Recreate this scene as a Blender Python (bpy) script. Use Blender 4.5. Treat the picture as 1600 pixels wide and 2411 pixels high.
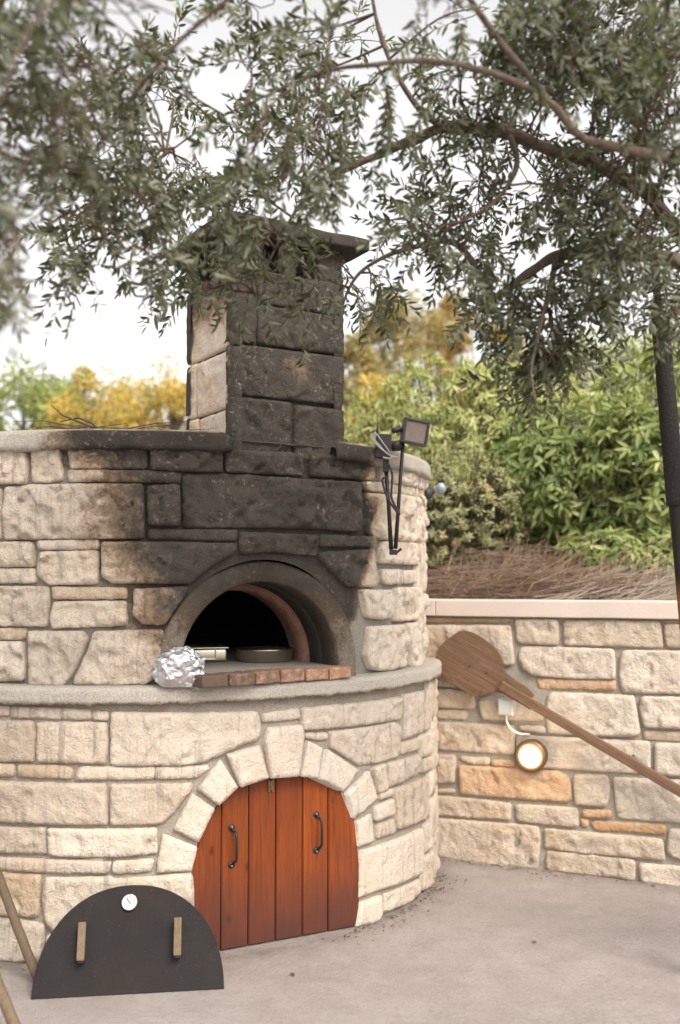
import bpy, bmesh, math, random
import numpy as np
from mathutils import Vector, Matrix, noise
from mathutils.geometry import delaunay_2d_cdt

for _o in list(bpy.data.objects):
    bpy.data.objects.remove(_o)
scene = bpy.context.scene
COL = scene.collection
rnd = random.Random(7)
PI = math.pi

# ------------------------------------------------------------------ camera, sky, sun, exposure
F = 2344.0                                   # focal length in photograph pixels (35 mm on a 36 mm high frame)
PITCH = math.atan(165 / F)
EYE = 1.5
cam_d = bpy.data.cameras.new('camera')
cam = bpy.data.objects.new('camera', cam_d)
COL.objects.link(cam)
cam.location = (0, 0, EYE)
cam.rotation_euler = (PI / 2 + PITCH, 0, 0)
cam_d.sensor_fit = 'VERTICAL'
cam_d.sensor_height = 36.0
cam_d.lens = 35.0
cam_d.clip_start = 0.05
cam_d.clip_end = 2000
cam_d.dof.use_dof = True
cam_d.dof.focus_distance = 4.15
cam_d.dof.aperture_fstop = 1.35
scene.camera = cam

SUN_EL, SUN_AZ = math.radians(46), math.radians(152)      # azimuth from +Y towards +X: behind the camera, to its right
world = bpy.data.worlds.new('World')
scene.world = world
world.use_nodes = True
wn = world.node_tree.nodes
wl = world.node_tree.links
sky = wn.new('ShaderNodeTexSky')
sky.sky_type = 'NISHITA'
sky.sun_disc = False
sky.sun_elevation = SUN_EL
sky.sun_rotation = SUN_AZ
sky.air_density = 1.0
sky.dust_density = 4.0
sky.ozone_density = 1.0
hsv = wn.new('ShaderNodeHueSaturation')
hsv.inputs['Saturation'].default_value = 0.10
wl.new(sky.outputs[0], hsv.inputs['Color'])
tint = wn.new('ShaderNodeMix'); tint.data_type = 'RGBA'; tint.blend_type = 'MULTIPLY'
tint.inputs[0].default_value = 1.0
tint.inputs[7].default_value = (1.0, 0.975, 0.945, 1)        # thin warm haze over the whole sky
wl.new(hsv.outputs[0], tint.inputs[6])
wl.new(tint.outputs[2], wn['Background'].inputs['Color'])
wn['Background'].inputs['Strength'].default_value = 0.15

sun_d = bpy.data.lights.new('sun', 'SUN')
sun_d.energy = 1.15
sun_d.angle = math.radians(22)
sun_d.color = (1.0, 0.90, 0.77)
sun = bpy.data.objects.new('sun', sun_d)
COL.objects.link(sun)
_sd = Vector((math.sin(SUN_AZ) * math.cos(SUN_EL), math.cos(SUN_AZ) * math.cos(SUN_EL), math.sin(SUN_EL)))
sun.rotation_euler = _sd.to_track_quat('Z', 'Y').to_euler()
sun.location = _sd * 30

scene.view_settings.view_transform = 'Standard'
scene.view_settings.look = 'None'
scene.view_settings.gamma = 1.0
scene.view_settings.exposure = 1.25

# ------------------------------------------------------------------ pixel helpers (a pixel gives a direction only)
_c, _s = math.cos(PITCH), math.sin(PITCH)
def ray(px, py):
    x, y = (px - 800) / F, -(py - 1205.5) / F
    return np.array([x, _c - y * _s, _s + y * _c])
ORG = np.array([0, 0, EYE])
def at_z(px, py, z):
    d = ray(px, py)
    return ORG + d * ((z - EYE) / d[2])
def at_depth(px, py, Y):
    d = ray(px, py)
    return ORG + d * (Y / d[1])
def on_plane(px, py, p0, n):
    d = ray(px, py)
    return ORG + d * (np.dot(n, np.asarray(p0) - ORG) / np.dot(n, d))
CX, CY = -0.965, 5.495                       # centre of the round oven
def cyl(px, py, R):
    d = ray(px, py)
    a = d[0] ** 2 + d[1] ** 2
    b = -(d[0] * CX + d[1] * CY)
    c = CX ** 2 + CY ** 2 - R * R
    D = b * b - a * c
    t = (-b - math.sqrt(max(D, 0))) / a
    p = ORG + d * t
    return math.atan2(p[0] - CX, -(p[1] - CY)), p[2]
def cyl_pt(th, z, R):
    return Vector((CX + R * math.sin(th), CY - R * math.cos(th), z))

# ------------------------------------------------------------------ materials
class M:
    def __init__(s, name, rough=0.8, metal=0.0, spec=0.3):
        s.m = bpy.data.materials.new(name)
        s.m.use_nodes = True
        s.t = s.m.node_tree
        s.b = s.t.nodes['Principled BSDF']
        s.out = s.t.nodes['Material Output']
        s.b.inputs['Roughness'].default_value = rough
        s.b.inputs['Metallic'].default_value = metal
        s.b.inputs['Specular IOR Level'].default_value = spec
        s._pos = None
    def n(s, t): return s.t.nodes.new(t)
    def put(s, sock, v):
        if isinstance(v, bpy.types.NodeSocket): s.t.links.new(v, sock)
        elif isinstance(v, (tuple, list)) and len(v) == 3 and sock.type == 'RGBA': sock.default_value = (*v, 1)
        else: sock.default_value = v
    def pos(s):
        if s._pos is None: s._pos = s.n('ShaderNodeNewGeometry').outputs['Position']
        return s._pos
    def obj(s): return s.n('ShaderNodeTexCoord').outputs['Object']
    def scale(s, v, sc):
        q = s.n('ShaderNodeMapping'); s.put(q.inputs['Vector'], v); q.inputs['Scale'].default_value = sc
        return q.outputs[0]
    def noise(s, sc, detail=4, rough=.55, vec=None, dist=0):
        q = s.n('ShaderNodeTexNoise'); s.put(q.inputs['Vector'], vec if vec is not None else s.pos())
        q.inputs['Scale'].default_value = sc; q.inputs['Detail'].default_value = detail
        q.inputs['Roughness'].default_value = rough; q.inputs['Distortion'].default_value = dist
        return q.outputs['Fac']
    def voro(s, sc, vec=None, feat='F1'):
        q = s.n('ShaderNodeTexVoronoi'); s.put(q.inputs['Vector'], vec if vec is not None else s.pos())
        q.inputs['Scale'].default_value = sc; q.feature = feat
        return q.outputs['Distance']
    def math(s, op, a, b=0.0, clamp=False):
        q = s.n('ShaderNodeMath'); q.operation = op; q.use_clamp = clamp
        s.put(q.inputs[0], a); s.put(q.inputs[1], b)
        return q.outputs[0]
    def ramp(s, f, stops):
        q = s.n('ShaderNodeValToRGB'); s.put(q.inputs[0], f)
        e = q.color_ramp.elements
        while len(e) < len(stops): e.new(0.5)
        for k, (p, c) in enumerate(stops):
            e[k].position = p
            e[k].color = (c, c, c, 1) if not isinstance(c, (tuple, list)) else (*c, 1)
        return q.outputs[0]
    def mix(s, f, a, b, mode='MIX'):
        q = s.n('ShaderNodeMix'); q.data_type = 'RGBA'; q.blend_type = mode
        s.put(q.inputs[0], f); s.put(q.inputs[6], a); s.put(q.inputs[7], b)
        return q.outputs[2]
    def attr(s, name):
        q = s.n('ShaderNodeAttribute'); q.attribute_name = name
        return q.outputs['Fac']
    def info(s, o): return s.n('ShaderNodeObjectInfo').outputs[o]
    def bump(s, h, st=.5, d=.01, nrm=None):
        q = s.n('ShaderNodeBump'); q.inputs['Strength'].default_value = st; q.inputs['Distance'].default_value = d
        s.put(q.inputs['Height'], h)
        if nrm is not None: s.put(q.inputs['Normal'], nrm)
        return q.outputs[0]
    def color(s, v): s.put(s.b.inputs['Base Color'], v); return s
    def normal(s, v): s.put(s.b.inputs['Normal'], v); return s

def soot_mix(m, col, edge=.34):
    """grey-black soot laid over a stone colour where the mesh carries the 'soot' attribute"""
    a = m.attr('soot')
    n1 = m.noise(14, 5, .65)
    n2 = m.noise(60, 3, .6)
    j = m.math('ADD', m.math('MULTIPLY', m.math('SUBTRACT', n1, .5), .85), m.math('MULTIPLY', m.math('SUBTRACT', n2, .5), .5))
    gate = m.ramp(a, [(0, 0), (.18, .9), (.85, 1), (1, .55)])
    f = m.math('ADD', a, m.math('MULTIPLY', j, gate), True)
    brown = m.mix(1.0, col, (.56, .465, .375), 'MULTIPLY')
    c = m.mix(m.ramp(f, [(.12, 0), (edge + .12, 1)]), col, brown)
    dark = m.mix(m.noise(9, 4, .6), (.032, .0285, .025), (.088, .076, .064))
    out = m.mix(m.ramp(f, [(edge, 0), (.80, 1)]), c, dark)
    fl = m.math('MULTIPLY', m.ramp(m.noise(48, 4, .7), [(.56, 0), (.70, 1)]), m.ramp(m.noise(5.5, 3, .6), [(.46, 0), (.60, .85)]))
    return m.mix(m.math('MULTIPLY', fl, m.ramp(a, [(.3, 0), (.6, 1)])), out, m.mix(.55, dark, col))

def make_stone(name, streak=.25, soot=True):
    m = M(name, .88, 0, .18)
    base = m.info('Color')
    v = m.info('Random')
    n = m.noise(7, 5, .6)
    c = m.mix(m.ramp(n, [(.3, 0), (.75, .55)]), base, m.mix(1.0, base, (.80, .70, .58), 'MULTIPLY'))
    c = m.mix(m.ramp(m.noise(23, 4, .65), [(.42, 0), (.72, .34)]), c, (.66, .60, .52))
    c = m.mix(m.ramp(m.noise(2.3, 3, .6), [(.52, 0), (.70, .55)]), c, m.mix(1.0, base, (.86, .66, .46), 'MULTIPLY'))
    c = m.mix(m.ramp(m.noise(3.4, 4, .7, m.scale(m.pos(), (1, 1, 1.6))), [(.56, 0), (.75, .5)]), c, (.40, .36, .31))
    c = m.mix(m.ramp(m.noise(110, 3, .7), [(.48, 0), (.78, .55)]), c, (.24, .20, .155))
    # rain-wash streaks: narrow, vertical, grey
    st = m.noise(1.0, 3, .6, m.scale(m.pos(), (38, 38, 1.6)))
    wet = m.noise(3.1, 2, .5)
    f = m.math('MULTIPLY', m.ramp(st, [(.53, 0), (.66, 1)]), m.ramp(wet, [(.42, 0), (.56, streak)]))
    c = m.mix(f, c, (.20, .18, .15))
    c = m.mix(m.math('MULTIPLY', v, .22), c, (.50, .45, .39))
    if soot: c = soot_mix(m, c)
    m.color(c)
    h = m.math('ADD', m.math('MULTIPLY', m.noise(120, 6, .7), .55), m.math('MULTIPLY', m.noise(34, 5, .6, None, 1.2), 1.3))
    m.normal(m.bump(h, .72, .014))
    return m.m
STONE = make_stone('limestone_sooted', .55)
STONE_W = make_stone('limestone_wall', .12, False)

def make_mortar(name, c0, c1, soot=True, grain=1.0):
    m = M(name, .95, 0, .1)
    c = m.mix(m.noise(11, 5, .65), c0, c1)
    sp = m.ramp(m.noise(150, 3, .75), [(.46, 0), (.70, .6 * grain)])
    c = m.mix(sp, c, (.15, .14, .12))
    c = m.mix(m.ramp(m.noise(190, 2, .6), [(.60, 0), (.72, .4 * grain)]), c, (.66, .63, .58))
    if soot: c = soot_mix(m, c, .30)
    m.color(c)
    h = m.math('ADD', m.noise(75, 6, .75), m.math('MULTIPLY', m.noise(220, 3, .7), .5))
    m.normal(m.bump(h, .8, .012))
    return m.m
MORTAR = make_mortar('cement_mortar', (.23, .21, .185), (.34, .315, .28))
MORTAR_W = make_mortar('wall_mortar', (.31, .275, .23), (.43, .385, .325), False)
CONCRETE = make_mortar('cast_concrete_rim', (.40, .36, .31), (.56, .51, .45), True, .95)

def make_coping():
    m = M('painted_coping', .8, 0, .2)
    c = m.mix(m.noise(3, 4, .6), (.50, .415, .36), (.58, .50, .455))
    c = m.mix(m.ramp(m.noise(18, 5, .7), [(.58, 0), (.72, .5)]), c, (.50, .42, .36))
    m.color(c); m.normal(m.bump(m.noise(70, 5, .7), .3, .006))
    return m.m
COPING = make_coping()

def make_patio():
    m = M('patio_concrete', .9, 0, .15)
    n = m.noise(1.1, 6, .6)
    c = m.mix(m.ramp(n, [(.3, 0), (.7, 1)]), (.235, .200, .186), (.31, .272, .257))
    c = m.mix(m.ramp(m.noise(6.5, 5, .65), [(.40, 0), (.75, .55)]), c, (.385, .345, .328))
    c = m.mix(m.ramp(m.noise(42, 4, .7), [(.50, 0), (.72, .6)]), c, (.20, .168, .145))
    c = m.mix(m.ramp(m.noise(160, 2, .6), [(.58, 0), (.70, .55)]), c, (.12, .10, .088))
    c = m.mix(m.ramp(m.noise(95, 4, .75), [(.52, 0), (.70, .5)]), c, (.40, .36, .335))
    c = m.mix(m.ramp(m.noise(1, 4, .6, m.scale(m.pos(), (5, 8, 1)), 1.2), [(.52, 0), (.70, .35)]), c, (.21, .18, .165))
    c = m.mix(m.ramp(m.noise(.45, 5, .65, None, .8), [(.45, 0), (.62, .5)]), c, (.25, .215, .195))
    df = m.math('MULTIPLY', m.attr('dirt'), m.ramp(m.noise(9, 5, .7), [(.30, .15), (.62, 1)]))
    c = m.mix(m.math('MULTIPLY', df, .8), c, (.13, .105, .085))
    m.color(c)
    h = m.math('ADD', m.noise(55, 6, .7), m.math('MULTIPLY', m.noise(5, 3, .5), 1.2))
    m.normal(m.bump(h, .7, .012))
    return m.m
PATIO = make_patio()

def make_soil():
    m = M('dry_soil', .95, 0, .1)
    c = m.mix(m.noise(5, 6, .7), (.12, .085, .055), (.25, .19, .12))
    m.color(m.mix(m.ramp(m.noise(.6, 3), [(.45, 0), (.6, 1)]), c, (.10, .11, .045)))
    m.normal(m.bump(m.noise(14, 6, .7), .8, .04))
    return m.m
SOIL = make_soil()

def make_wood(name, c0, c1, c2, axis=(1, 1, 1), rough=.5, spec=.4, knots=0.0, coat=0.0, local=True):
    """grain runs along the axis whose scale is small"""
    m = M(name, rough, 0, spec)
    src = m.obj() if local else m.pos()
    off = m.n('ShaderNodeVectorMath'); off.operation = 'ADD'
    m.put(off.inputs[0], src)
    sc_ = m.n('ShaderNodeVectorMath'); sc_.operation = 'SCALE'
    cmb = m.n('ShaderNodeCombineXYZ'); r = m.info('Random')
    for k in range(3): m.put(cmb.inputs[k], r)
    m.put(sc_.inputs[0], cmb.outputs[0]); sc_.inputs['Scale'].default_value = 37.0
    m.put(off.inputs[1], sc_.outputs[0])
    v = off.outputs[0]
    g = m.noise(1.0, 6, .6, m.scale(v, axis), 1.3)
    fine = m.noise(1.0, 3, .6, m.scale(v, tuple(a * 4 for a in axis)))
    c = m.mix(m.ramp(g, [(.32, 0), (.68, 1)]), c0, c1)
    c = m.mix(m.ramp(fine, [(.5, 0), (.72, .5)]), c, c2)
    if knots:
        k = m.voro(7.5, m.scale(v, (1, 1, .55)))
        c = m.mix(m.ramp(k, [(.03, knots), (.12, 0)]), c, tuple(a * .35 for a in c2))
    c = m.mix(m.math('MULTIPLY', r, .4), c, c2)
    m.color(c)
    m.b.inputs['Coat Weight'].default_value = coat
    m.b.inputs['Coat Roughness'].default_value = .3
    m.normal(m.bump(m.math('ADD', g, m.math('MULTIPLY', fine, .6)), .3, .003))
    return m
def door_wood():
    m = make_wood('varnished_pine', (.155, .031, .005), (.27, .060, .008), (.06, .012, .004), (26, 26, 1.5), .5, .25, .9, .08)
    # planks turn darker towards the foot of the door
    src = m.b.inputs['Base Color'].links[0].from_socket
    sep = m.n('ShaderNodeSeparateXYZ'); m.put(sep.inputs[0], m.pos())
    z = m.math('ADD', sep.outputs[2], m.math('MULTIPLY', m.math('SUBTRACT', m.noise(5, 4), .5), .35))
    f = m.ramp(z, [(.0, .95), (.40, 0)])
    m.color(m.mix(f, src, (.060, .022, .017)))
    return m.m
DOORWOOD = door_wood()
PEELWOOD = make_wood('old_peel_wood', (.27, .155, .090), (.20, .112, .066), (.09, .05, .03), (14, 14, 14), .75, .2).m
GREYWOOD = make_wood('weathered_wood', (.125, .090, .060), (.18, .132, .088), (.06, .042, .028), (60, 60, 6), .8, .2).m
POLEWOOD = make_wood('orange_pole_wood', (.36, .16, .05), (.26, .10, .03), (.06, .03, .015), (40, 40, 3), .6, .3, 0, 0, False).m
def make_char():
    m = M('charred_pole_wood', .65, 0, .25)
    g = m.noise(1, 5, .6, m.scale(m.pos(), (40, 40, 3)), 1)
    c = m.mix(g, (.19, .075, .022), (.30, .13, .04))
    f = m.math('ADD', m.attr('soot'), m.math('MULTIPLY', m.math('SUBTRACT', m.noise(12, 4), .5), .6), True)
    m.color(m.mix(m.ramp(f, [(.15, 0), (.6, 1)]), c, (.022, .018, .016))); return m.m
CHARWOOD = make_char()
BARK = None
def make_bark():
    m = M('olive_bark', .92, 0, .1)
    c = m.mix(m.noise(14, 5, .65), (.10, .078, .062), (.22, .175, .14))
    c = m.mix(m.ramp(m.voro(26, m.scale(m.pos(), (1, 1, 1))), [(.1, .7), (.4, 0)]), c, (.08, .06, .05))
    m.color(c); m.normal(m.bump(m.math('ADD', m.noise(60, 5, .7), m.voro(30)), .8, .012))
    return m.m
BARK = make_bark()
def make_twig(name, c0, c1):
    m = M(name, .85, 0, .15); m.color(m.mix(m.noise(20, 3), c0, c1)); return m.m
TWIG = make_twig('olive_twig', (.075, .05, .037), (.13, .095, .07))
DRYTWIG = make_twig('dry_brush', (.12, .075, .055), (.22, .15, .11))
STRAW = make_twig('dry_grass', (.48, .38, .24), (.36, .27, .16))

def make_leaf(name, cols, back, trans=.35, rough=.5, tint=(1.25, 1.3, .6)):
    m = M(name, rough, 0, .35)
    a = m.attr('lv')
    n = len(cols)
    c = m.ramp(a, [(k / max(1, n - 1), cols[k]) for k in range(n)])
    bf = m.n('ShaderNodeNewGeometry').outputs['Backfacing']
    c = m.mix(bf, c, m.mix(.6, c, back))
    m.color(c)
    tr = m.n('ShaderNodeBsdfTranslucent')
    m.put(tr.inputs[0], m.mix(1.0, c, tint, 'MULTIPLY'))
    ms = m.n('ShaderNodeMixShader'); ms.inputs[0].default_value = trans
    m.t.links.new(m.b.outputs[0], ms.inputs[1]); m.t.links.new(tr.outputs[0], ms.inputs[2])
    m.t.links.new(ms.outputs[0], m.out.inputs[0])
    return m.m
OLIVE_LEAF = make_leaf('olive_leaf', [(0.034, 0.042, 0.020), (0.052, 0.064, 0.030), (0.072, 0.086, 0.044), (0.110, 0.126, 0.079), (0.151, 0.139, 0.064)], (.25, .26, .20), .28, .42)
BIG_LEAF = make_leaf('broad_leaf', [(0.121, 0.167, 0.055), (0.197, 0.250, 0.083), (0.302, 0.355, 0.136), (0.439, 0.469, 0.212), (0.575, 0.559, 0.288)], (.28, .30, .16), .45, .5)
GREY_LEAF = make_leaf('grey_shrub_leaf', [(.20, .22, .10), (.26, .27, .13), (.32, .32, .17), (.38, .36, .21), (.40, .37, .22), (.55, .24, .08)], (.30, .30, .2), .4, .6)
YELLOW_LEAF = make_leaf('autumn_leaf', [(.26, .28, .09), (.40, .37, .11), (.62, .47, .13), (.80, .58, .16), (.78, .46, .10)], (.6, .48, .18), .5, .6, (1.15, 1.1, .7))
GREEN_FAR = make_leaf('far_green_leaf', [(0.195, 0.239, 0.076), (0.283, 0.347, 0.109), (0.413, 0.456, 0.174), (0.608, 0.564, 0.260)], (.2, .22, .12), .4, .6)
OLIVE_FAR = make_leaf('far_olive_leaf', [(0.244, 0.211, 0.090), (0.341, 0.293, 0.139), (0.471, 0.390, 0.195), (0.731, 0.455, 0.163)], (.27, .22, .13), .4, .6)
ORANGE_FAR = make_leaf('far_rust_leaf', [(.27, .22, .10), (.38, .28, .13), (.52, .36, .15), (.66, .46, .18)], (.45, .32, .15), .45, .6)

def flat(name, c, rough=.5, metal=0, spec=.4, bump=0):
    m = M(name, rough, metal, spec)
    m.color(m.mix(m.noise(35, 4, .6), tuple(a * .8 for a in c), tuple(min(1, a * 1.15) for a in c)))
    if bump: m.normal(m.bump(m.noise(120, 4), bump, .003))
    return m.m
BLACKMETAL = flat('black_metal', (.022, .021, .021), .45, .3, .5)
BLACKPLASTIC = flat('black_plastic', (.03, .029, .028), .5, 0, .4)
GREYCABLE = flat('grey_cable', (.33, .31, .28), .6)
def make_plate():
    m = M('painted_steel_plate', .72, .0, .10)
    c = m.mix(m.noise(4, 5, .6), (.014, .0125, .0125), (.024, .0215, .021))
    c = m.mix(m.ramp(m.noise(140, 2, .6), [(.64, 0), (.76, .45)]), c, (.085, .075, .066))
    c = m.mix(m.ramp(m.noise(2.2, 5, .7, None, .6), [(.5, 0), (.75, .5)]), c, (.035, .024, .02))
    m.color(c); m.put(m.b.inputs['Roughness'], m.ramp(m.noise(9, 4), [(.3, .58), (.7, .8)]))
    m.normal(m.bump(m.noise(90, 4, .6), .15, .004))
    return m.m
PLATE = make_plate()
RUST = flat('rusty_edge', (.10, .045, .028), .8)
CHROME = flat('worn_chrome', (.34, .31, .29), .3, 1.0)
DIALWHITE = flat('dial_white', (.46, .47, .52), .4)
PANMETAL = flat('tin_pan', (.46, .43, .36), .32, 1.0, .5, .05)
DARKPAN = flat('dark_pan_rim', (.05, .03, .025), .5, .3)
GREYBOX = flat('grey_box_plastic', (.42, .43, .41), .5)
WHITEBOX = flat('pale_box_edge', (.60, .60, .57), .5)
BRONZE = flat('bronze_ring', (.17, .105, .055), .4, .7)
BULBGREY = flat('blue_grey_bulb', (.25, .30, .37), .25, .1, .6)
def make_brick():
    m = M('old_hearth_brick', .9, 0, .15)
    c = m.mix(m.noise(16, 5, .65), (.27, .13, .080), (.38, .21, .14))
    c = m.mix(m.ramp(m.noise(40, 4, .7), [(.45, 0), (.7, .7)]), c, (.50, .38, .29))
    s = m.attr('soot'); f = m.math('ADD', s, m.math('MULTIPLY', m.math('SUBTRACT', m.noise(30, 5, .7), .5), 1.1), True)
    m.color(m.mix(m.ramp(f, [(.25, 0), (.75, .9)]), c, (.085, .065, .052)))
    m.normal(m.bump(m.noise(90, 5, .7), .6, .008))
    return m.m
BRICK = make_brick()
def make_inner_brick():
    m = M('pink_fire_brick', .9, 0, .1)
    c = m.mix(m.noise(12, 5, .65), (.20, .105, .078), (.30, .18, .14))
    m.color(m.mix(m.ramp(m.noise(22, 4, .65), [(.48, 0), (.72, .75)]), c, (.10, .06, .045)))
    m.normal(m.bump(m.noise(60, 5), .5, .008)); return m.m
FIREBRICK = make_inner_brick()
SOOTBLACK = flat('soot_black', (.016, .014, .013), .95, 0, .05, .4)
def make_jamb():
    m = M('sooted_jamb', .92, 0, .1)
    m.color(m.mix(m.noise(10, 5, .6), (.030, .027, .025), (.065, .058, .05)))
    m.normal(m.bump(m.noise(70, 5, .7), .5, .01)); return m.m
JAMB = make_jamb()
def make_hearth():
    m = M('ashy_hearth', .9, 0, .15)
    m.color(m.mix(m.noise(8, 5, .65), (.20, .175, .15), (.36, .33, .29))); m.normal(m.bump(m.noise(60, 4), .3, .006)); return m.m
HEARTH = make_hearth()
def make_foil():
    m = M('aluminium_foil', .36, 1.0, .5)
    m.color((.62, .62, .64))
    m.normal(m.bump(m.noise(26, 3, .6, None, 1.5), .5, .012)); return m.m
FOIL = make_foil()
def emit(name, c, st):
    m = M(name); m.b.inputs['Emission Color'].default_value = (*c, 1); m.b.inputs['Emission Strength'].default_value = st
    m.color((.8, .8, .8)); return m.m
LAMPGLOW = emit('lit_lamp_diffuser', (1.0, .93, .80), 3.0)
def make_glass():
    m = M('floodlight_glass', .18, 0, .5)
    m.color(m.mix(m.noise(20, 4), (.13, .10, .082), (.19, .15, .125))); return m.m
FLOODGLASS = make_glass()

# ------------------------------------------------------------------ object helpers
def tag(o, label=None, cat=None, group=None, kind=None):
    if label: o['label'] = label
    if cat: o['category'] = cat
    if group: o['group'] = group
    if kind: o['kind'] = kind
    return o
def thing(name, loc, label, cat, group=None):
    o = bpy.data.objects.new(name, None)
    COL.objects.link(o)
    o.location = loc
    o.empty_display_size = .1
    o['_base'] = list(map(float, loc))
    return tag(o, label, cat, group)
def base_of(o):
    while o is not None:
        if '_base' in o: return Vector(o['_base'])
        o = o.parent
    return Vector((0, 0, 0))
def build(name, verts, faces, mat, parent=None, smooth=True, attrs=None, color=None, kind=None, loc=None):
    """one mesh object from world-space verts; its origin is the thing's base (or its own middle)"""
    b = base_of(parent)
    V = np.asarray(verts, dtype=np.float64).reshape(-1, 3)
    o_loc = Vector((0, 0, 0))
    if loc is not None: o_loc = Vector(loc) - b
    V = V - np.array(b + o_loc)
    me = bpy.data.meshes.new(name)
    if isinstance(faces, np.ndarray):
        nf, k = faces.shape
        me.vertices.add(len(V)); me.vertices.foreach_set('co', V.astype(np.float32).ravel())
        me.loops.add(nf * k); me.loops.foreach_set('vertex_index', faces.astype(np.int32).ravel())
        me.polygons.add(nf); me.polygons.foreach_set('loop_start', np.arange(0, nf * k, k, dtype=np.int32))
        me.update(calc_edges=True)
    else:
        me.from_pydata([tuple(v) for v in V], [], faces)
    if smooth: me.polygons.foreach_set('use_smooth', np.ones(len(me.polygons), dtype=bool))
    for an, vals in (attrs or {}).items():
        a = me.attributes.new(an, 'FLOAT', 'POINT'); a.data.foreach_set('value', np.asarray(vals, dtype=np.float32))
    me.materials.append(mat)
    me.update()
    o = bpy.data.objects.new(name, me)
    COL.objects.link(o)
    o.location = o_loc
    if parent is not None: o.parent = parent
    if color is not None: o.color = (*color, 1)
    if kind: o['kind'] = kind
    return o
def from_bm(name, bm, mat, parent=None, smooth=False, **k):
    bm.verts.ensure_lookup_table(); bm.verts.index_update()
    o = build(name, [v.co[:] for v in bm.verts], [[v.index for v in f.verts] for f in bm.faces], mat, parent, smooth, **k)
    bm.free()
    return o
def frame(o, x, y, z=None):
    """4x4 with columns x, y, z and origin o"""
    x = Vector(x).normalized(); y = Vector(y).normalized()
    z = Vector(z).normalized() if z is not None else x.cross(y).normalized()
    m = Matrix.Identity(4)
    for k in range(3): m[k][0], m[k][1], m[k][2], m[k][3] = x[k], y[k], z[k], o[k]
    return m
def box_bm(mx, lo, hi, bev=0.003, seg=2):
    bm = bmesh.new()
    bmesh.ops.create_cube(bm, size=1)
    for v in bm.verts:
        v.co = Vector([lo[k] + (v.co[k] + .5) * (hi[k] - lo[k]) for k in range(3)])
    if bev: bmesh.ops.bevel(bm, geom=list(bm.edges), offset=bev, segments=seg, affect='EDGES', profile=.6)
    bm.transform(mx)
    return bm
def join_bm(*bms):
    out = bms[0]
    for b in bms[1:]:
        me = bpy.data.meshes.new('tmp'); b.to_mesh(me); out.from_mesh(me); b.free(); bpy.data.meshes.remove(me)
    return out
def tube(pts, rad, seg=8, cap=True):
    """verts, faces of a tube along pts with radius list or number"""
    P = [Vector(p) for p in pts]
    n = len(P)
    R = rad if isinstance(rad, (list, tuple)) else [rad] * n
    V, Fc = [], []
    prev = None
    for i in range(n):
        t = (P[min(i + 1, n - 1)] - P[max(i - 1, 0)]).normalized()
        if prev is None:
            a = t.orthogonal().normalized()
        else:
            a = (prev - t * prev.dot(t)).normalized()
        prev = a
        b = t.cross(a)
        for k in range(seg):
            an = 2 * PI * k / seg
            V.append(P[i] + (a * math.cos(an) + b * math.sin(an)) * R[i])
    for i in range(n - 1):
        for k in range(seg):
            k2 = (k + 1) % seg
            Fc.append((i * seg + k, i * seg + k2, (i + 1) * seg + k2, (i + 1) * seg + k))
    if cap:
        Fc.append(tuple(range(seg - 1, -1, -1)))
        Fc.append(tuple((n - 1) * seg + k for k in range(seg)))
    return V, Fc
def spline(pts, n=8):
    """Catmull-Rom through points (any dimension)"""
    P = [np.asarray(p, float) for p in pts]
    P = [2 * P[0] - P[1]] + P + [2 * P[-1] - P[-2]]
    out = []
    for i in range(1, len(P) - 2):
        for k in range(n):
            t = k / n
            out.append(.5 * ((2 * P[i]) + (-P[i - 1] + P[i + 1]) * t + (2 * P[i - 1] - 5 * P[i] + 4 * P[i + 1] - P[i + 2]) * t * t
                             + (-P[i - 1] + 3 * P[i] - 3 * P[i + 1] + P[i + 2]) * t ** 3))
    out.append(P[-2])
    return out
def lathe_bm(mx, prof, seg=32, cap=True):
    """profile of (r, z) round the local z axis"""
    bm = bmesh.new()
    rings = []
    for r, z in prof:
        rings.append([bm.verts.new((r * math.cos(2 * PI * k / seg), r * math.sin(2 * PI * k / seg), z)) for k in range(seg)])
    for a, b in zip(rings[:-1], rings[1:]):
        for k in range(seg):
            k2 = (k + 1) % seg
            bm.faces.new((a[k], a[k2], b[k2], b[k]))
    if cap:
        bm.faces.new(rings[0][::-1]); bm.faces.new(rings[-1])
    bm.transform(mx)
    return bm
def area2(P):
    return sum(P[i][0] * P[(i + 1) % len(P)][1] - P[(i + 1) % len(P)][0] * P[i][1] for i in range(len(P))) / 2
def in_poly(X, Y, P):
    P = np.asarray(P); inside = np.zeros(len(X), bool)
    j = len(P) - 1
    for i in range(len(P)):
        c = ((P[i, 1] > Y) != (P[j, 1] > Y))
        with np.errstate(divide='ignore', invalid='ignore'):
            xi = (P[j, 0] - P[i, 0]) * (Y - P[i, 1]) / (P[j, 1] - P[i, 1]) + P[i, 0]
        inside ^= c & (X < xi)
        j = i
    return inside
def edge_dist(X, Y, P):
    P = np.asarray(P); Q = np.roll(P, -1, 0)
    d = np.full(len(X), 1e9)
    for a, b in zip(P, Q):
        e = b - a; L = e @ e
        if L < 1e-12: continue
        t = np.clip(((X - a[0]) * e[0] + (Y - a[1]) * e[1]) / L, 0, 1)
        d = np.minimum(d, np.hypot(X - a[0] - t * e[0], Y - a[1] - t * e[1]))
    return d
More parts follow.
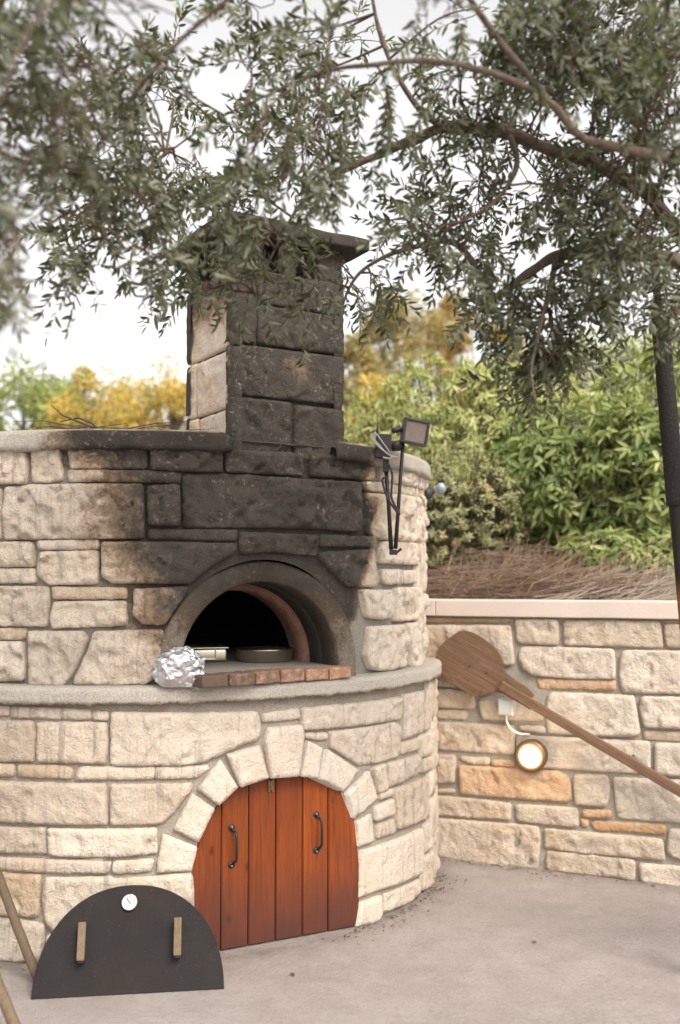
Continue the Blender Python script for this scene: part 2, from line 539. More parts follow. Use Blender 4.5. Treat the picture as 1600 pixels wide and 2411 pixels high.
def rough_outline(P, cut, step, jit, seed, grow=0.0):
    """cut the corners, resample and roughen a polygon (counter-clockwise)"""
    P = [np.asarray(p, float) for p in P]
    if area2(P) < 0: P = P[::-1]
    Q = []
    n = len(P)
    for i in range(n):
        a, b, c = P[i - 1], P[i], P[(i + 1) % n]
        la, lc = np.linalg.norm(a - b), np.linalg.norm(c - b)
        k1 = min(cut * (0.6 + .9 * noise.random()), la * .3); k2 = min(cut * (0.6 + .9 * noise.random()), lc * .3)
        p0, p2 = b + (a - b) / max(la, 1e-6) * k1, b + (c - b) / max(lc, 1e-6) * k2
        Q += [p0, (p0 + p2) / 2 * .5 + b * .5, p2]
    out = []
    n = len(Q)
    for i in range(n):
        a, b = Q[i], Q[(i + 1) % n]
        L = np.linalg.norm(b - a)
        if L < 1e-4: continue
        k = max(1, int(round(L / step)))
        for q in range(k): out.append(a + (b - a) * q / k)
    res = []
    n = len(out)
    for i in range(n):
        t = out[(i + 1) % n] - out[i - 1]
        L = np.linalg.norm(t)
        if L < 1e-9: continue
        nr = np.array([t[1], -t[0]]) / L
        j = noise.noise(Vector((out[i][0] * 28 + seed * 3.1, out[i][1] * 28, seed))) + .5 * noise.noise(Vector((out[i][0] * 75, out[i][1] * 75 + seed, 3)))
        res.append(out[i] + nr * (jit * j + grow))
    return res
noise.seed_set(5)
_sid = [0]
def stone(poly, mp, H, parent, mat, tint, soot=None, name='stone', step=.013, amp=.006, cut=.012, jit=.003, depth=.03, bevel=.007, splay=0.0):
    """a rock-faced block: outline in surface metres, mp(u, v, h) -> world; H its projection from the mortar"""
    _sid[0] += 1
    sd = _sid[0]
    B = rough_outline(poly, cut, max(step, .010), jit, sd, .0035 if name == 'stone' and depth < .05 else 0.0)
    A = np.array(B)
    lo, hi = A.min(0), A.max(0)
    gx, gy = np.meshgrid(np.arange(lo[0], hi[0], step), np.arange(lo[1], hi[1], step * .95))
    gx = gx + (np.arange(gx.shape[0]) % 2)[:, None] * step * .5
    rs = np.random.RandomState(sd)
    X = gx.ravel() + rs.uniform(-.25, .25, gx.size) * step
    Y = gy.ravel() + rs.uniform(-.25, .25, gx.size) * step
    k = in_poly(X, Y, A); X, Y = X[k], Y[k]
    if len(X):
        d = edge_dist(X, Y, A); k = d > step * .55
        X, Y = X[k], Y[k]
    pts = [Vector((float(a), float(b))) for a, b in B] + [Vector((float(x), float(y))) for x, y in zip(X, Y)]
    nb = len(B)
    res = delaunay_2d_cdt(pts, [(i, (i + 1) % nb) for i in range(nb)], [], 0, 1e-7)
    vs = np.array([(v.x, v.y) for v in res[0]])
    fc = res[2]
    cen = np.array([vs[list(f)].mean(0) for f in fc])
    keep = in_poly(cen[:, 0], cen[:, 1], A)
    fc = [tuple(f) for f, q in zip(fc, keep) if q]
    d = edge_dist(vs[:, 0], vs[:, 1], A)
    tx, ty = rs.uniform(-.02, .02), rs.uniform(-.03, .03)
    mid = (lo + hi) / 2
    Hs = H * rs.uniform(.8, 1.2)
    V = []
    for (u, v), dd in zip(vs, d):
        s = min(dd / bevel, 1.0)
        prof = .78 + .22 * (1 - (1 - s) ** 2.2)
        q = Vector((u * 14 + sd * 1.7, v * 14, sd * .37))
        n1 = noise.noise(q * .6) * .9
        w3 = Vector((n1, noise.noise(q * 1.3), 0)) * .5
        n2 = abs(noise.noise(q * 1.5 + w3))
        n3 = noise.noise(q * 4.5)
        vd, vp = noise.voronoi(q * 1.05 + w3)
        # each chip a tilted plane of its own: pitched, not pillowy
        tl = noise.noise_vector(vp[0] * 3.7)
        off = (q * 1.05 + w3) - vp[0]
        fac = tl.x * off.x * 1.4 + tl.y * off.y * 1.4 + tl.z * .8
        rel = amp * (.8 * n1 - .9 * n2 + .30 * n3 + 1.9 * fac)
        h = Hs * prof + rel * min(1.0, .25 + dd / .03) + (u - mid[0]) * tx + (v - mid[1]) * ty
        V.append(mp(u, v, h))
    nv = len(V)
    # side walls down into the mortar
    bi = list(range(nb))
    W = [mp(vs[i][0] + splay, vs[i][1], -depth) for i in bi]
    Fc = [f for f in fc]
    for i in range(nb):
        j = (i + 1) % nb
        Fc.append((i, nv + i, nv + j, j))
    allv = V + W
    so = [soot(p) for p in allv] if soot else [0.0] * len(allv)
    return build(name, allv, Fc, mat, parent, True, {'soot': so}, tint, loc=Vector(mp(mid[0], mid[1], 0)))

CREAM, PALE, TAN, ORANGE, GREY = (.52, .435, .345), (.58, .51, .435), (.45, .345, .235), (.50, .31, .165), (.54, .50, .44)
def pick_tint(r, warm=.2):
    x = r.random()
    if x < warm * .5: return TAN
    k = r.uniform(.0, 1)
    a, b = CREAM, PALE
    j = r.uniform(.84, 1.06)
    return tuple((a[i] * (1 - k) + b[i] * k) * j for i in range(3))

# ------------------------------------------------------------------ the setting: ground, bank, hill
def sheet(name, pts_fn, nu, nv, mat):
    V = [pts_fn(i / (nu - 1), j / (nv - 1)) for j in range(nv) for i in range(nu)]
    Fq = np.array([(j * nu + i, j * nu + i + 1, (j + 1) * nu + i + 1, (j + 1) * nu + i) for j in range(nv - 1) for i in range(nu - 1)])
    return build(name, V, Fq, mat)

W0, W1 = at_z(1039, 2020, 0), at_z(1600, 2088, 0)          # foot of the garden wall
WT = Vector(W1 - W0).normalized()                           # along the wall, to the right
WNV = Vector((0, 0, 1)).cross(WT).normalized() * -1         # out of the wall, towards the patio
WORG = Vector(W0)
def wall_pt(u, v, h): return WORG + WT * u + WNV * h + Vector((0, 0, v))
gx = np.concatenate([[-400, -60, -12, -5], np.arange(-3, 3.6, .05), [5, 12, 60, 400]])
gy = np.concatenate([[-300, -40, -6, 0, 1.5], np.arange(2.4, 6.6, .05), [8, 14, 40, 200, 800]])
V = [(x, y, 0) for y in gy for x in gx]
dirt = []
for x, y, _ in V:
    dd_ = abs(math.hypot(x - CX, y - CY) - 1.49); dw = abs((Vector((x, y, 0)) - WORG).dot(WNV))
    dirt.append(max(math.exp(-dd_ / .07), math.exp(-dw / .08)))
n_ = len(gx)
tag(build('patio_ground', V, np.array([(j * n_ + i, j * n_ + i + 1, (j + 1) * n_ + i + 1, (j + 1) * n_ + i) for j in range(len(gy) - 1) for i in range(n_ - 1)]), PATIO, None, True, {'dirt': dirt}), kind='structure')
def bank_z(d):                                              # height of the planted bank, d metres behind the wall
    for (a, za), (b, zb) in zip(((0, 1.22), (.5, 1.30), (1.4, 1.48), (3, 1.6), (8, 1.75), (25, 2.0), (300, 2.2)), ((.5, 1.30), (1.4, 1.48), (3, 1.6), (8, 1.75), (25, 2.0), (300, 2.2), (900, 2.2))):
        if d <= b: return za + (zb - za) * (d - a) / (b - a)
    return 2.2
def bank_fn(a, b):
    u = -60 + 130 * a
    u = (abs((a - .46) / .54) ** 2.2) * (90 if a > .46 else -90) + .5
    d = .12 + 300 * b ** 3.2
    p = wall_pt(u, 0, -d)
    return (p.x, p.y, bank_z(d) + .05 * noise.noise(p * 1.7) + .02 * noise.noise(p * 6))
tag(sheet('bank', bank_fn, 140, 90, SOIL), kind='structure')
def hill_fn(a, b):
    x, y = -120 + 190 * a, 95 + 130 * b
    g = math.exp(-((x + 62) / 30) ** 2 - ((y - 150) / 34) ** 2)
    return (x, y, 1.5 + 24 * g + 2.5 * noise.noise(Vector((x * .05, y * .05, 0))) + 1.2 * noise.noise(Vector((x * .2, y * .2, 4))))
HILLM = M('hill_scrub', .95, 0, .1)
HILLM.color(HILLM.mix(HILLM.ramp(HILLM.noise(.35, 6, .75), [(.38, 0), (.62, 1)]), (.10, .115, .055), (.24, .21, .12)))
tag(sheet('hill', hill_fn, 60, 40, HILLM.m), kind='structure')

# ------------------------------------------------------------------ the round oven
R_LOW, R_UP = 1.488, 1.432                   # stone faces
Z_SHELF, Z_SHELF_B, Z_CAP, Z_CAP_B = 1.083, 1.015, 2.128, 2.045
AX = math.radians(27.5)                      # direction the oven looks, from -Y towards +X
AN = Vector((math.sin(AX), -math.cos(AX), 0))
AT = Vector((math.cos(AX), math.sin(AX), 0))
OVC = Vector((CX, CY, 0))
oven = thing('pizza_oven', (CX, CY, 0), 'round cream stone wood-fired oven with sooty front, square chimney and low orange wooden door', 'oven')

def px_poly(P, batch, R):
    ox, oy, sc = batch
    return [(lambda t: (t[0] * R, t[1]))(cyl(ox + x * sc, oy + y * sc, R)) for x, y in P]
bA, bB, bC = (0, 1000, .3189), (0, 1300, .3189), (400, 1000, .3189)
bD, bE, bF = (800, 1040, .2538), (0, 1630, .3189), (0, 1930, .3189)
bG, bH = (350, 1630, .2551), (680, 1600, .2551)
def contour(pp, R): return sorted([(z, th) for th, z in (cyl(x, y, R) for x, y in pp)])
SL = contour([(150, 1010), (165, 1060), (245, 1130), (235, 1200), (240, 1290), (320, 1370), (325, 1450), (390, 1540), (450, 1600)], R_UP)
SR = contour([(900, 1030), (885, 1080), (862, 1130), (885, 1200), (880, 1300), (852, 1380), (845, 1450), (800, 1520), (760, 1600)], R_UP)
def interp(T, z):
    if z <= T[0][0]: return T[0][1]
    for (a, va), (b, vb) in zip(T[:-1], T[1:]):
        if z <= b: return va + (vb - va) * (z - a) / (b - a)
    return T[-1][1]
def sst(x):
    x = max(0.0, min(1.0, x)); return x * x * (3 - 2 * x)
def soot_drum(p):
    th, z = math.atan2(p[0] - CX, -(p[1] - CY)), p[2]
    f = sst((th - interp(SL, z)) / .34 + .5) * sst((interp(SR, z) - th) / .075 + .5)
    ctr = math.exp(-((th - AX - .02) / .42) ** 2) * (.55 + .45 * sst((z - 1.25) / .3))
    return (.74 + .23 * ctr) * f
def soot_cap(p):
    th = math.atan2(p[0] - CX, -(p[1] - CY))
    f = sst((th - math.radians(-8)) / .2 + .5) * sst((math.radians(50) - th) / .07 + .5)
    if p[2] > Z_CAP - .006: f *= .35
    return .93 * f
def mp_low(u, v, h):
    th = u / R_LOW
    return cyl_pt(th, v, R_LOW - .030 + h)
def mp_up(u, v, h):
    th = u / R_UP
    return cyl_pt(th, v, R_UP - .030 + h)

# ---- door and mouth openings in (arc, height)
DOOR_PX = [(459, 2275), (457, 2130), (452, 2055), (467, 1985), (510, 1902), (567, 1854), (634, 1834), (706, 1828), (755, 1836), (815, 1866), (838, 1929), (848, 1995), (848, 2115), (845, 2192)]
door_open = [(t * R_LOW, z) for t, z in (cyl(x, y, R_LOW) for x, y in DOOR_PX)]
door_open[0] = (door_open[1][0], -.05); door_open[-1] = (door_open[-2][0], -.05)
RI, RO, ZM = .365, .455, 1.135               # mouth ring: inner and outer radius, spring height
mouth_open = [(R_UP * (AX + math.asin((RO + .006) * math.cos(a) / R_UP)), ZM + (RO + .006) * math.sin(a)) for a in np.linspace(0, PI, 40)]
mouth_open = [(mouth_open[0][0], 1.0)] + mouth_open + [(mouth_open[-1][0], 1.0)]

def core(name, R, z0, z1, hole, parent, fine=(-.55, 1.5)):
    """the mortar body of the drum with an opening"""
    H = [np.array(p) for p in hole]
    if area2(H) < 0: H = H[::-1]
    B = []
    for i in range(len(H)):
        a, b = H[i], H[(i + 1) % len(H)]
        k = max(1, int(np.linalg.norm(b - a) / .02))
        for q in range(k): B.append(a + (b - a) * q / k)
    A = np.array(B)
    us = []
    u = -PI * R
    while u < PI * R + 1e-6:
        us.append(u); u += .022 if fine[0] * R < u < fine[1] * R else .09
    vs = np.linspace(z0, z1, int((z1 - z0) / .024))
    gx, gy = np.meshgrid(us, vs)
    X, Y = gx.ravel(), gy.ravel()
    rs = np.random.RandomState(3)
    inn = (np.abs(X) < PI * R - .02) & (Y > z0 + .01) & (Y < z1 - .01)
    X = X + inn * rs.uniform(-.005, .005, len(X)); Y = Y + inn * rs.uniform(-.005, .005, len(Y))
    k = ~in_poly(X, Y, A) & (edge_dist(X, Y, A) > .008); X, Y = X[k], Y[k]
    ok = A[:, 1] >= z0 - 1e-9
    pts = [Vector(map(float, p)) for p in B] + [Vector((float(x), float(y))) for x, y in zip(X, Y)]
    nb = len(B)
    res = delaunay_2d_cdt(pts, [(i, (i + 1) % nb) for i in range(nb)], [], 0, 1e-7)
    v2 = np.array([(v.x, v.y) for v in res[0]])
    cen = np.array([v2[list(f)].mean(0) for f in res[2]])
    keep = ~in_poly(cen[:, 0], cen[:, 1], A) & (cen[:, 1] > z0 - .001)
    fc = np.array([tuple(f) for f, q in zip(res[2], keep) if q])
    V = []
    for u, v in v2:
        th = u / R
        q = Vector((math.sin(th) * R, math.cos(th) * R, v))
        r = R - (.026 if name == 'base' else .031) + .006 * noise.noise(q * 30) + .006 * noise.noise(q * 9)
        V.append(cyl_pt(th, v, r))
    return V, fc
base_V, base_F = core('base', R_LOW, -.03, Z_SHELF_B + .02, door_open, None)
MORTAR_B = make_mortar('base_mortar', (.30, .26, .212), (.42, .37, .305), False)
base_wall = build('base_wall', base_V, base_F, MORTAR_B, oven, True, {'soot': [0.0] * len(base_V)})
up_V, up_F = core('upper', R_UP, Z_SHELF - .01, Z_CAP_B + .02, mouth_open, None)
upper_wall = build('upper_wall', up_V, up_F, MORTAR, oven, True, {'soot': [min(1, soot_drum(p) * 1.0 + .10) for p in up_V]})

def rim(name, r_in, r_out, z0, z1, parts, mat, soot, rag, bev):
    """cast ring with a rounded, slightly uneven edge between given angles"""
    for a0, a1 in parts:
        n = max(8, int((a1 - a0) * r_out / .022))
        prof = []
        for k in range(5):
            t = k / 4 * PI / 2; prof.append((r_out - bev + bev * math.sin(t), z1 - bev + bev * math.cos(t)))
        for k in range(1, 5): prof.append((r_out, z1 - bev - (z1 - z0 - bev - .008) * k / 5))
        prof += [(r_out - .004, z0), (r_out - .03, z0 - .002)]
        top = [(r_in, z1), ((r_in + r_out) / 2, z1)]
        full = top + prof + [(r_in, z0)]
        V, Fc = [], []
        m = len(full)
        for i in range(n + 1):
            th = a0 + (a1 - a0) * i / n
            e = min(i, n - i) / n * (a1 - a0) * r_out
            sh = 1 - max(0, 1 - e / .05) ** 2 * .35
            for q, (r, z) in enumerate(full):
                pv = Vector((math.sin(th) * 9, math.cos(th) * 9, z * 9))
                dr = rag * (noise.noise(pv * 1.1) + .5 * noise.noise(pv * 4)) if q > 1 and q < m - 1 else 0
                dz = 0
                if q >= m - 3: dz = rag * 1.6 * (noise.noise(pv * 2.0) + .7 * noise.noise(pv * 6))
                zz = z0 + (z - z0) * sh
                V.append(cyl_pt(th, zz + dz, r + dr))
        for i in range(n):
            for q in range(m):
                q2 = (q + 1) % m
                Fc.append((i * m + q, i * m + q2, (i + 1) * m + q2, (i + 1) * m + q))
        Fc.append(tuple(range(m))); Fc.append(tuple(n * m + k for k in range(m - 1, -1, -1)))
        build(name, V, Fc, mat, oven, True, {'soot': [soot(p) for p in V]})
rim('shelf_rim', 1.2, 1.512, Z_SHELF_B, Z_SHELF, [(-PI, PI - .0001)], CONCRETE, lambda p: .12 * soot_drum((p[0], p[1], 1.3)) if p[2] > Z_SHELF - .004 else .42 * sst((Z_SHELF_B + .022 - p[2]) / .02), .0055, .022)  # lower lip set darker all round, carried by the soot attribute
CH_A0, CH_A1 = cyl(548, 1040, 1.46)[0], cyl(797, 1050, 1.46)[0]
rim('cap_rim', .9, 1.462, Z_CAP_B, Z_CAP, [(-PI + .6, CH_A0), (CH_A1 - .01, PI + .55)], CONCRETE, soot_cap, .0045, .02)
# roof of the drum behind the rim
bm = lathe_bm(Matrix.Translation((CX, CY, 0)), [(1.42, Z_CAP - .03), (1.0, Z_CAP - .012), (.5, Z_CAP + .05), (.02, Z_CAP + .07)], 64, True)
o = from_bm('drum_roof', bm, CONCRETE, oven, True)

UP = {  # polygons traced as (batch, points)
 'A': (bA, [
  [(-170, 185), (165, 190), (185, 300), (165, 435), (-170, 425)],
  [(225, 185), (420, 165), (450, 400), (330, 422), (235, 420)],
  [(500, 168), (1075, 165), (1080, 320), (510, 318)],
  [(495, 337), (1330, 347), (1330, 425), (505, 413)],
  [(1115, 180), (1640, 190), (1640, 345), (1230, 335), (1115, 322)],
  [(30, 465), (240, 445), (1050, 440), (1060, 835), (20, 843), (5, 700)],
  [(-170, 470), (-18, 470), (-20, 842), (-170, 842)],
  [(1090, 455), (1320, 442), (1330, 738), (1095, 738)],
  [(1090, 776), (1755, 780), (1755, 855), (1090, 838)],
  [(-170, 868), (220, 866), (238, 1045), (-170, 1048)],
  [(-170, 1068), (235, 1065), (250, 1165), (-170, 1165)],
  [(270, 860), (715, 850), (720, 918), (275, 918)],
  [(285, 945), (715, 930), (710, 1172), (360, 1178), (272, 1115)],
  [(750, 868), (1742, 880), (1740, 935), (1560, 1040), (1400, 1170), (830, 1165), (755, 1120)],
  [(-170, 1195), (340, 1200), (345, 1300), (330, 1485), (-170, 1480)],
  [(375, 1202), (930, 1206), (930, 1283), (380, 1283)],
  [(385, 1310), (920, 1305), (935, 1480), (375, 1498), (362, 1430)],
  [(990, 1218), (1390, 1200), (1320, 1310), (1215, 1475), (1050, 1470), (985, 1400)]]),
 'B': (bB, [
  [(-170, 565), (180, 568), (165, 643), (-170, 643)],
  [(-170, 665), (150, 665), (165, 800), (155, 945), (-170, 950)],
  [(205, 585), (600, 590), (638, 640), (550, 850), (460, 985), (215, 985)],
  [(690, 590), (1200, 575), (1212, 750), (1180, 870), (1130, 940), (1060, 972), (545, 975), (548, 925), (640, 750)]]),
 'C': (bC, [
  [(95, 370), (350, 360), (950, 400), (1410, 430), (1410, 788), (1100, 762), (100, 755)],
  [(525, 797), (1100, 817), (1090, 966), (950, 948), (750, 935), (600, 945), (525, 950)],
  [(415, 190), (980, 215), (990, 370), (420, 345)],
  [(1045, 215), (1200, 228), (1520, 290), (1510, 405), (1050, 375)],
  [(1125, 815), (1530, 830), (1525, 895), (1120, 895)],
  [(1115, 945), (1525, 925), (1535, 1190), (1320, 1190), (1240, 1100), (1120, 985)]]),
 'D': (bD, [
  [(225, 375), (480, 382), (745, 432), (740, 510), (470, 468), (225, 443)],
  [(395, 195), (560, 200), (740, 268), (733, 420), (560, 385), (400, 363)],
  [(752, 275), (822, 310), (800, 455), (743, 428)],
  [(255, 482), (440, 492), (560, 490), (740, 527), (790, 680), (797, 930), (560, 920), (420, 900), (270, 850)],
  [(760, 492), (812, 540), (815, 900), (806, 930), (803, 680)],
  [(425, 932), (700, 940), (730, 952), (740, 1140), (380, 1120), (400, 1000)],
  [(746, 955), (803, 962), (805, 1290), (770, 1320), (757, 1160)],
  [(400, 1190), (580, 1190), (590, 1308), (450, 1320), (395, 1270)],
  [(610, 1200), (740, 1200), (750, 1298), (620, 1315)],
  [(212, 1380), (490, 1380), (505, 1440), (495, 1620), (400, 1645), (265, 1625)],
  [(540, 1360), (790, 1350), (803, 1400), (790, 1638), (525, 1660)],
  [(285, 1722), (600, 1702), (635, 1830), (620, 2080), (400, 2128), (300, 2108), (255, 1980)],
  [(642, 1690), (780, 1672), (803, 1800), (790, 2000), (770, 2088), (672, 2093)]]),
}
LOW = {
 'E': (bE, [
  [(-170, 105), (45, 108), (45, 175), (-170, 170)],
  [(65, 115), (400, 122), (665, 143), (665, 200), (65, 185)],
  [(680, 147), (790, 152), (785, 205), (680, 203)],
  [(-170, 215), (215, 220), (245, 300), (230, 510), (-170, 508)],
  [(265, 230), (775, 230), (785, 380), (770, 525), (265, 512)],
  [(820, 155), (1900, 150), (1925, 240), (1920, 320), (1890, 352), (1761, 392), (1657, 448), (1481, 520), (1300, 540), (815, 540)],
  [(-170, 535), (85, 540), (85, 620), (-170, 615)],
  [(115, 545), (480, 555), (525, 580), (520, 638), (115, 625)],
  [(580, 560), (1135, 557), (1135, 640), (550, 643)],
  [(1147, 562), (1535, 547), (1540, 570), (1450, 632), (1147, 640)],
  [(-170, 653), (770, 685), (785, 980), (450, 975), (-170, 938)],
  [(815, 690), (1415, 682), (1418, 712), (1290, 880), (1180, 973), (815, 980)],
  [(-170, 1000), (325, 1010), (325, 1195), (-170, 1178)],
  [(345, 1015), (1150, 1015), (1155, 1188), (950, 1213), (500, 1215), (350, 1203)]]),
 'F': (bF, [
  [(-170, 278), (600, 310), (810, 322), (790, 395), (450, 395), (-170, 358)],
  [(620, 288), (785, 290), (780, 308), (630, 312)],
  [(830, 320), (1130, 302), (1110, 388), (820, 405)],
  [(-170, 392), (280, 420), (260, 720), (-170, 692)],
  [(320, 442), (790, 432), (830, 455), (1040, 440), (1400, 402), (1425, 440), (1430, 780), (400, 832), (330, 770), (305, 605)],
  [(-170, 730), (140, 752), (310, 782), (290, 1058), (-170, 1028)],
  [(345, 862), (1428, 806), (1438, 1030), (900, 1085), (330, 1085)]]),
 'H': (bH, [
  [(135, 272), (400, 245), (700, 220), (1050, 165), (1070, 240), (1060, 360), (600, 425), (140, 463)],
  [(170, 502), (370, 502), (370, 548), (300, 558), (170, 540)],
  [(390, 492), (1000, 402), (1050, 440), (1050, 700), (900, 755), (660, 790), (400, 620)],
  [(1085, 145), (1258, 108), (1262, 470), (1075, 550)],
  [(1277, 103), (1366, 80), (1378, 380), (1358, 430), (1277, 468)],
  [(1060, 592), (1225, 542), (1230, 640), (1060, 688)],
  [(1240, 522), (1372, 445), (1374, 620), (1240, 718)],
  [(790, 832), (900, 782), (920, 1020), (850, 1048)],
  [(937, 782), (1235, 692), (1235, 858), (937, 988)],
  [(1250, 742), (1364, 672), (1362, 808), (1247, 858)],
  [(862, 1042), (980, 1017), (985, 1068), (860, 1108)],
  [(822, 1182), (980, 1104), (995, 1238), (822, 1308)],
  [(842, 1352), (1000, 1292), (1010, 1410), (842, 1468)],
  [(1002, 1012), (1340, 872), (1374, 1000), (1368, 1258), (1300, 1270), (1030, 1378)],
  [(1272, 1342), (1368, 1282), (1368, 1500), (1272, 1598)],
  [(1262, 1642), (1362, 1562), (1370, 1700), (1340, 1878), (1252, 1948)],
  [(912, 1992), (1220, 1852), (1235, 1960), (1150, 2052), (902, 2150)]]),
 'G': (bG, [
  [(1062, 208), (1405, 158), (1415, 243), (1065, 273)]]),
}
ARCH = {
 'G': (bG, [
  [(130, 1318), (450, 1437), (398, 1655), (72, 1675), (78, 1560)],
  [(400, 937), (612, 1082), (460, 1388), (228, 1270)],
  [(665, 622), (828, 880), (650, 1050), (452, 900)],
  [(722, 577), (1030, 492), (1112, 792), (852, 880)],
  [(1110, 332), (1420, 302), (1448, 380), (1398, 780), (1132, 800), (1072, 450)]]),
 'H': (bH, [
  [(182, 562), (330, 642), (280, 918), (122, 900)],
  [(362, 642), (662, 840), (530, 1038), (302, 920)],
  [(760, 842), (838, 1108), (620, 1288), (552, 1052)],
  [(640, 1322), (780, 1242), (803, 1498), (662, 1548)],
  [(690, 1582), (1240, 1372), (1255, 1500), (1240, 1788), (830, 1958), (662, 2018)],
  [(672, 2072), (870, 1992), (888, 2150), (850, 2240), (645, 2288)]]),
}
rs_ = random.Random(11)
for key, (b, L) in UP.items():
    for P in L:
        poly = px_poly(P, b, R_UP)
        ys = [q[1] for q in poly]
        thin = (max(ys) - min(ys)) < .075
        t = pick_tint(rs_, .25)
        if key == 'D': t = tuple(a * 1.06 for a in PALE)
        stone(poly, mp_up, .026 if thin else .034, upper_wall, STONE, t, soot_drum, amp=.008 if thin else .017, cut=.010)
for key, (b, L) in LOW.items():
    for P in L:
        poly = px_poly(P, b, R_LOW)
        ys = [q[1] for q in poly]
        thin = (max(ys) - min(ys)) < .075
        stone(poly, mp_low, .024 if thin else .030, base_wall, STONE, pick_tint(rs_, .25), None, amp=.004 if thin else .0095, cut=.008)
for key, (b, L) in ARCH.items():
    for P in L:
        stone(px_poly(P, b, R_LOW), mp_low, .033, base_wall, STONE, tuple(a * 1.04 for a in PALE), None, name='arch_stone', amp=.0022, cut=.005, jit=.0015, depth=.10, bevel=.008, splay=-.055 if key == 'H' and P[0][0] > 350 else 0.0)

def courses(u0, u1, z0, z1, mp, parent, mat, rr, soot=None, step=.04, hmin=.10, hmax=.22, wmin=.18, wmax=.5, tints=None):
    """coursed filler for the sides the photograph only hints at"""
    z = z0
    while z < z1 - .05:
        h = min(rr.uniform(hmin, hmax), z1 - z)
        if z1 - z - h < .06: h = z1 - z
        u = u0 - rr.uniform(0, .15)
        while u < u1:
            w = rr.uniform(wmin, wmax)
            a, c = max(u, u0), min(u + w, u1)
            if c - a > .05:
                stone([(a + .008, z + .008), (c - .008, z + .008), (c - .008, z + h - .008), (a + .008, z + h - .008)], mp, .030, parent, mat, pick_tint(rr, .25), soot, step=step, amp=.008)
            u += w
        z += h
rr = random.Random(4)
for mp, R, z0, z1, par in ((mp_up, R_UP, Z_SHELF + .01, Z_CAP_B - .01, upper_wall), (mp_low, R_LOW, 0.0, Z_SHELF_B - .01, base_wall)):
    aL = cyl(-62, 1500, R)[0] * R
    courses(aL - .9, aL, z0, z1, mp, par, STONE, rr)
    aR = cyl(1600, 1500, R)[0] * R
    courses(aR + .015, aR + 1.1, z0, z1, mp, par, STONE, rr)

# ---- mouth: cast ring, tunnel, fire-brick inner arch, dome, hearth, hearth bricks
D_RING = 1.378
def mouth_pt(s, z, inn):                     # s along AT, inn metres into the oven from the ring's face
    return OVC + AN * (D_RING - inn) + AT * s + Vector((0, 0, z))
def arch_outline(r, zlow, n=36):
    P = [(r, zlow)] + [(r * math.cos(a), ZM + r * math.sin(a)) for a in np.linspace(0, PI, n)] + [(-r, zlow)]
    return P
def arch_band(name, r0, r1, i0, i1, mat, soot, zlow, rag=0.0, bev=.008):
    """arch with inner radius r0, outer r1, from depth i0 to i1"""
    secs = [(r1, i1), (r1, i0 + bev), (r1 - bev, i0), (r0 + bev, i0), (r0, i0 + bev), (r0, (i0 + i1) / 2), (r0, i1)]
    V, Fc = [], []
    outs = [arch_outline(r, zlow) for r, _ in secs]
    n = len(outs[0])
    for k in range(n):
        for (r, inn), P in zip(secs, outs):
            s, z = P[k]
            p = mouth_pt(s, z, inn)
            if rag:
                d = rag * (noise.noise(p * 16) + .5 * noise.noise(p * 40))
                p = p + AN * d * .6 + Vector((0, 0, d * .5))
            V.append(p)
    m = len(secs)
    for k in range(n - 1):
        for q in range(m - 1):
            Fc.append((k * m + q, k * m + q + 1, (k + 1) * m + q + 1, (k + 1) * m + q))
    return build(name, V, Fc, mat, oven, True, {'soot': [soot(p) for p in V]})
RINGM = make_mortar('arch_ring_concrete', (.15, .125, .10), (.27, .23, .19), True, 1.2)
arch_band('mouth_ring', RI, RO, 0, .30, RINGM, lambda p: 1.0 if (D_RING - (p - OVC).dot(AN)) > .02 else .22 + .58 * sst((p[2] - 1.22) / .30), Z_SHELF - .01, .004)
arch_band('mouth_tunnel', RI - .006, RI + .03, .16, .31, JAMB, lambda p: 1, 1.10)
arch_band('inner_arch', RI - .036, RI + .02, .285, .44, FIREBRICK, lambda p: .2, 1.10, .004, .014)
V, Fc = [], []
nu, nv = 36, 14
for j in range(nv + 1):
    e = j / nv * PI / 2
    for i in range(nu + 1):
        a = PI * 2 * i / nu
        p = OVC + AN * .35 + AN * (.66 * math.cos(e) * math.cos(a)) + AT * (.62 * math.cos(e) * math.sin(a)) + Vector((0, 0, 1.12 + .62 * math.sin(e)))
        V.append(p)
for j in range(nv):
    for i in range(nu):
        am = PI * 2 * (i + .5) / nu
        if math.cos(am) > .80 and j < 7: continue        # gap where the mouth comes in
        Fc.append((j * (nu + 1) + i, (j + 1) * (nu + 1) + i, (j + 1) * (nu + 1) + i + 1, j * (nu + 1) + i + 1))
build('oven_dome', V, Fc, SOOTBLACK, oven)
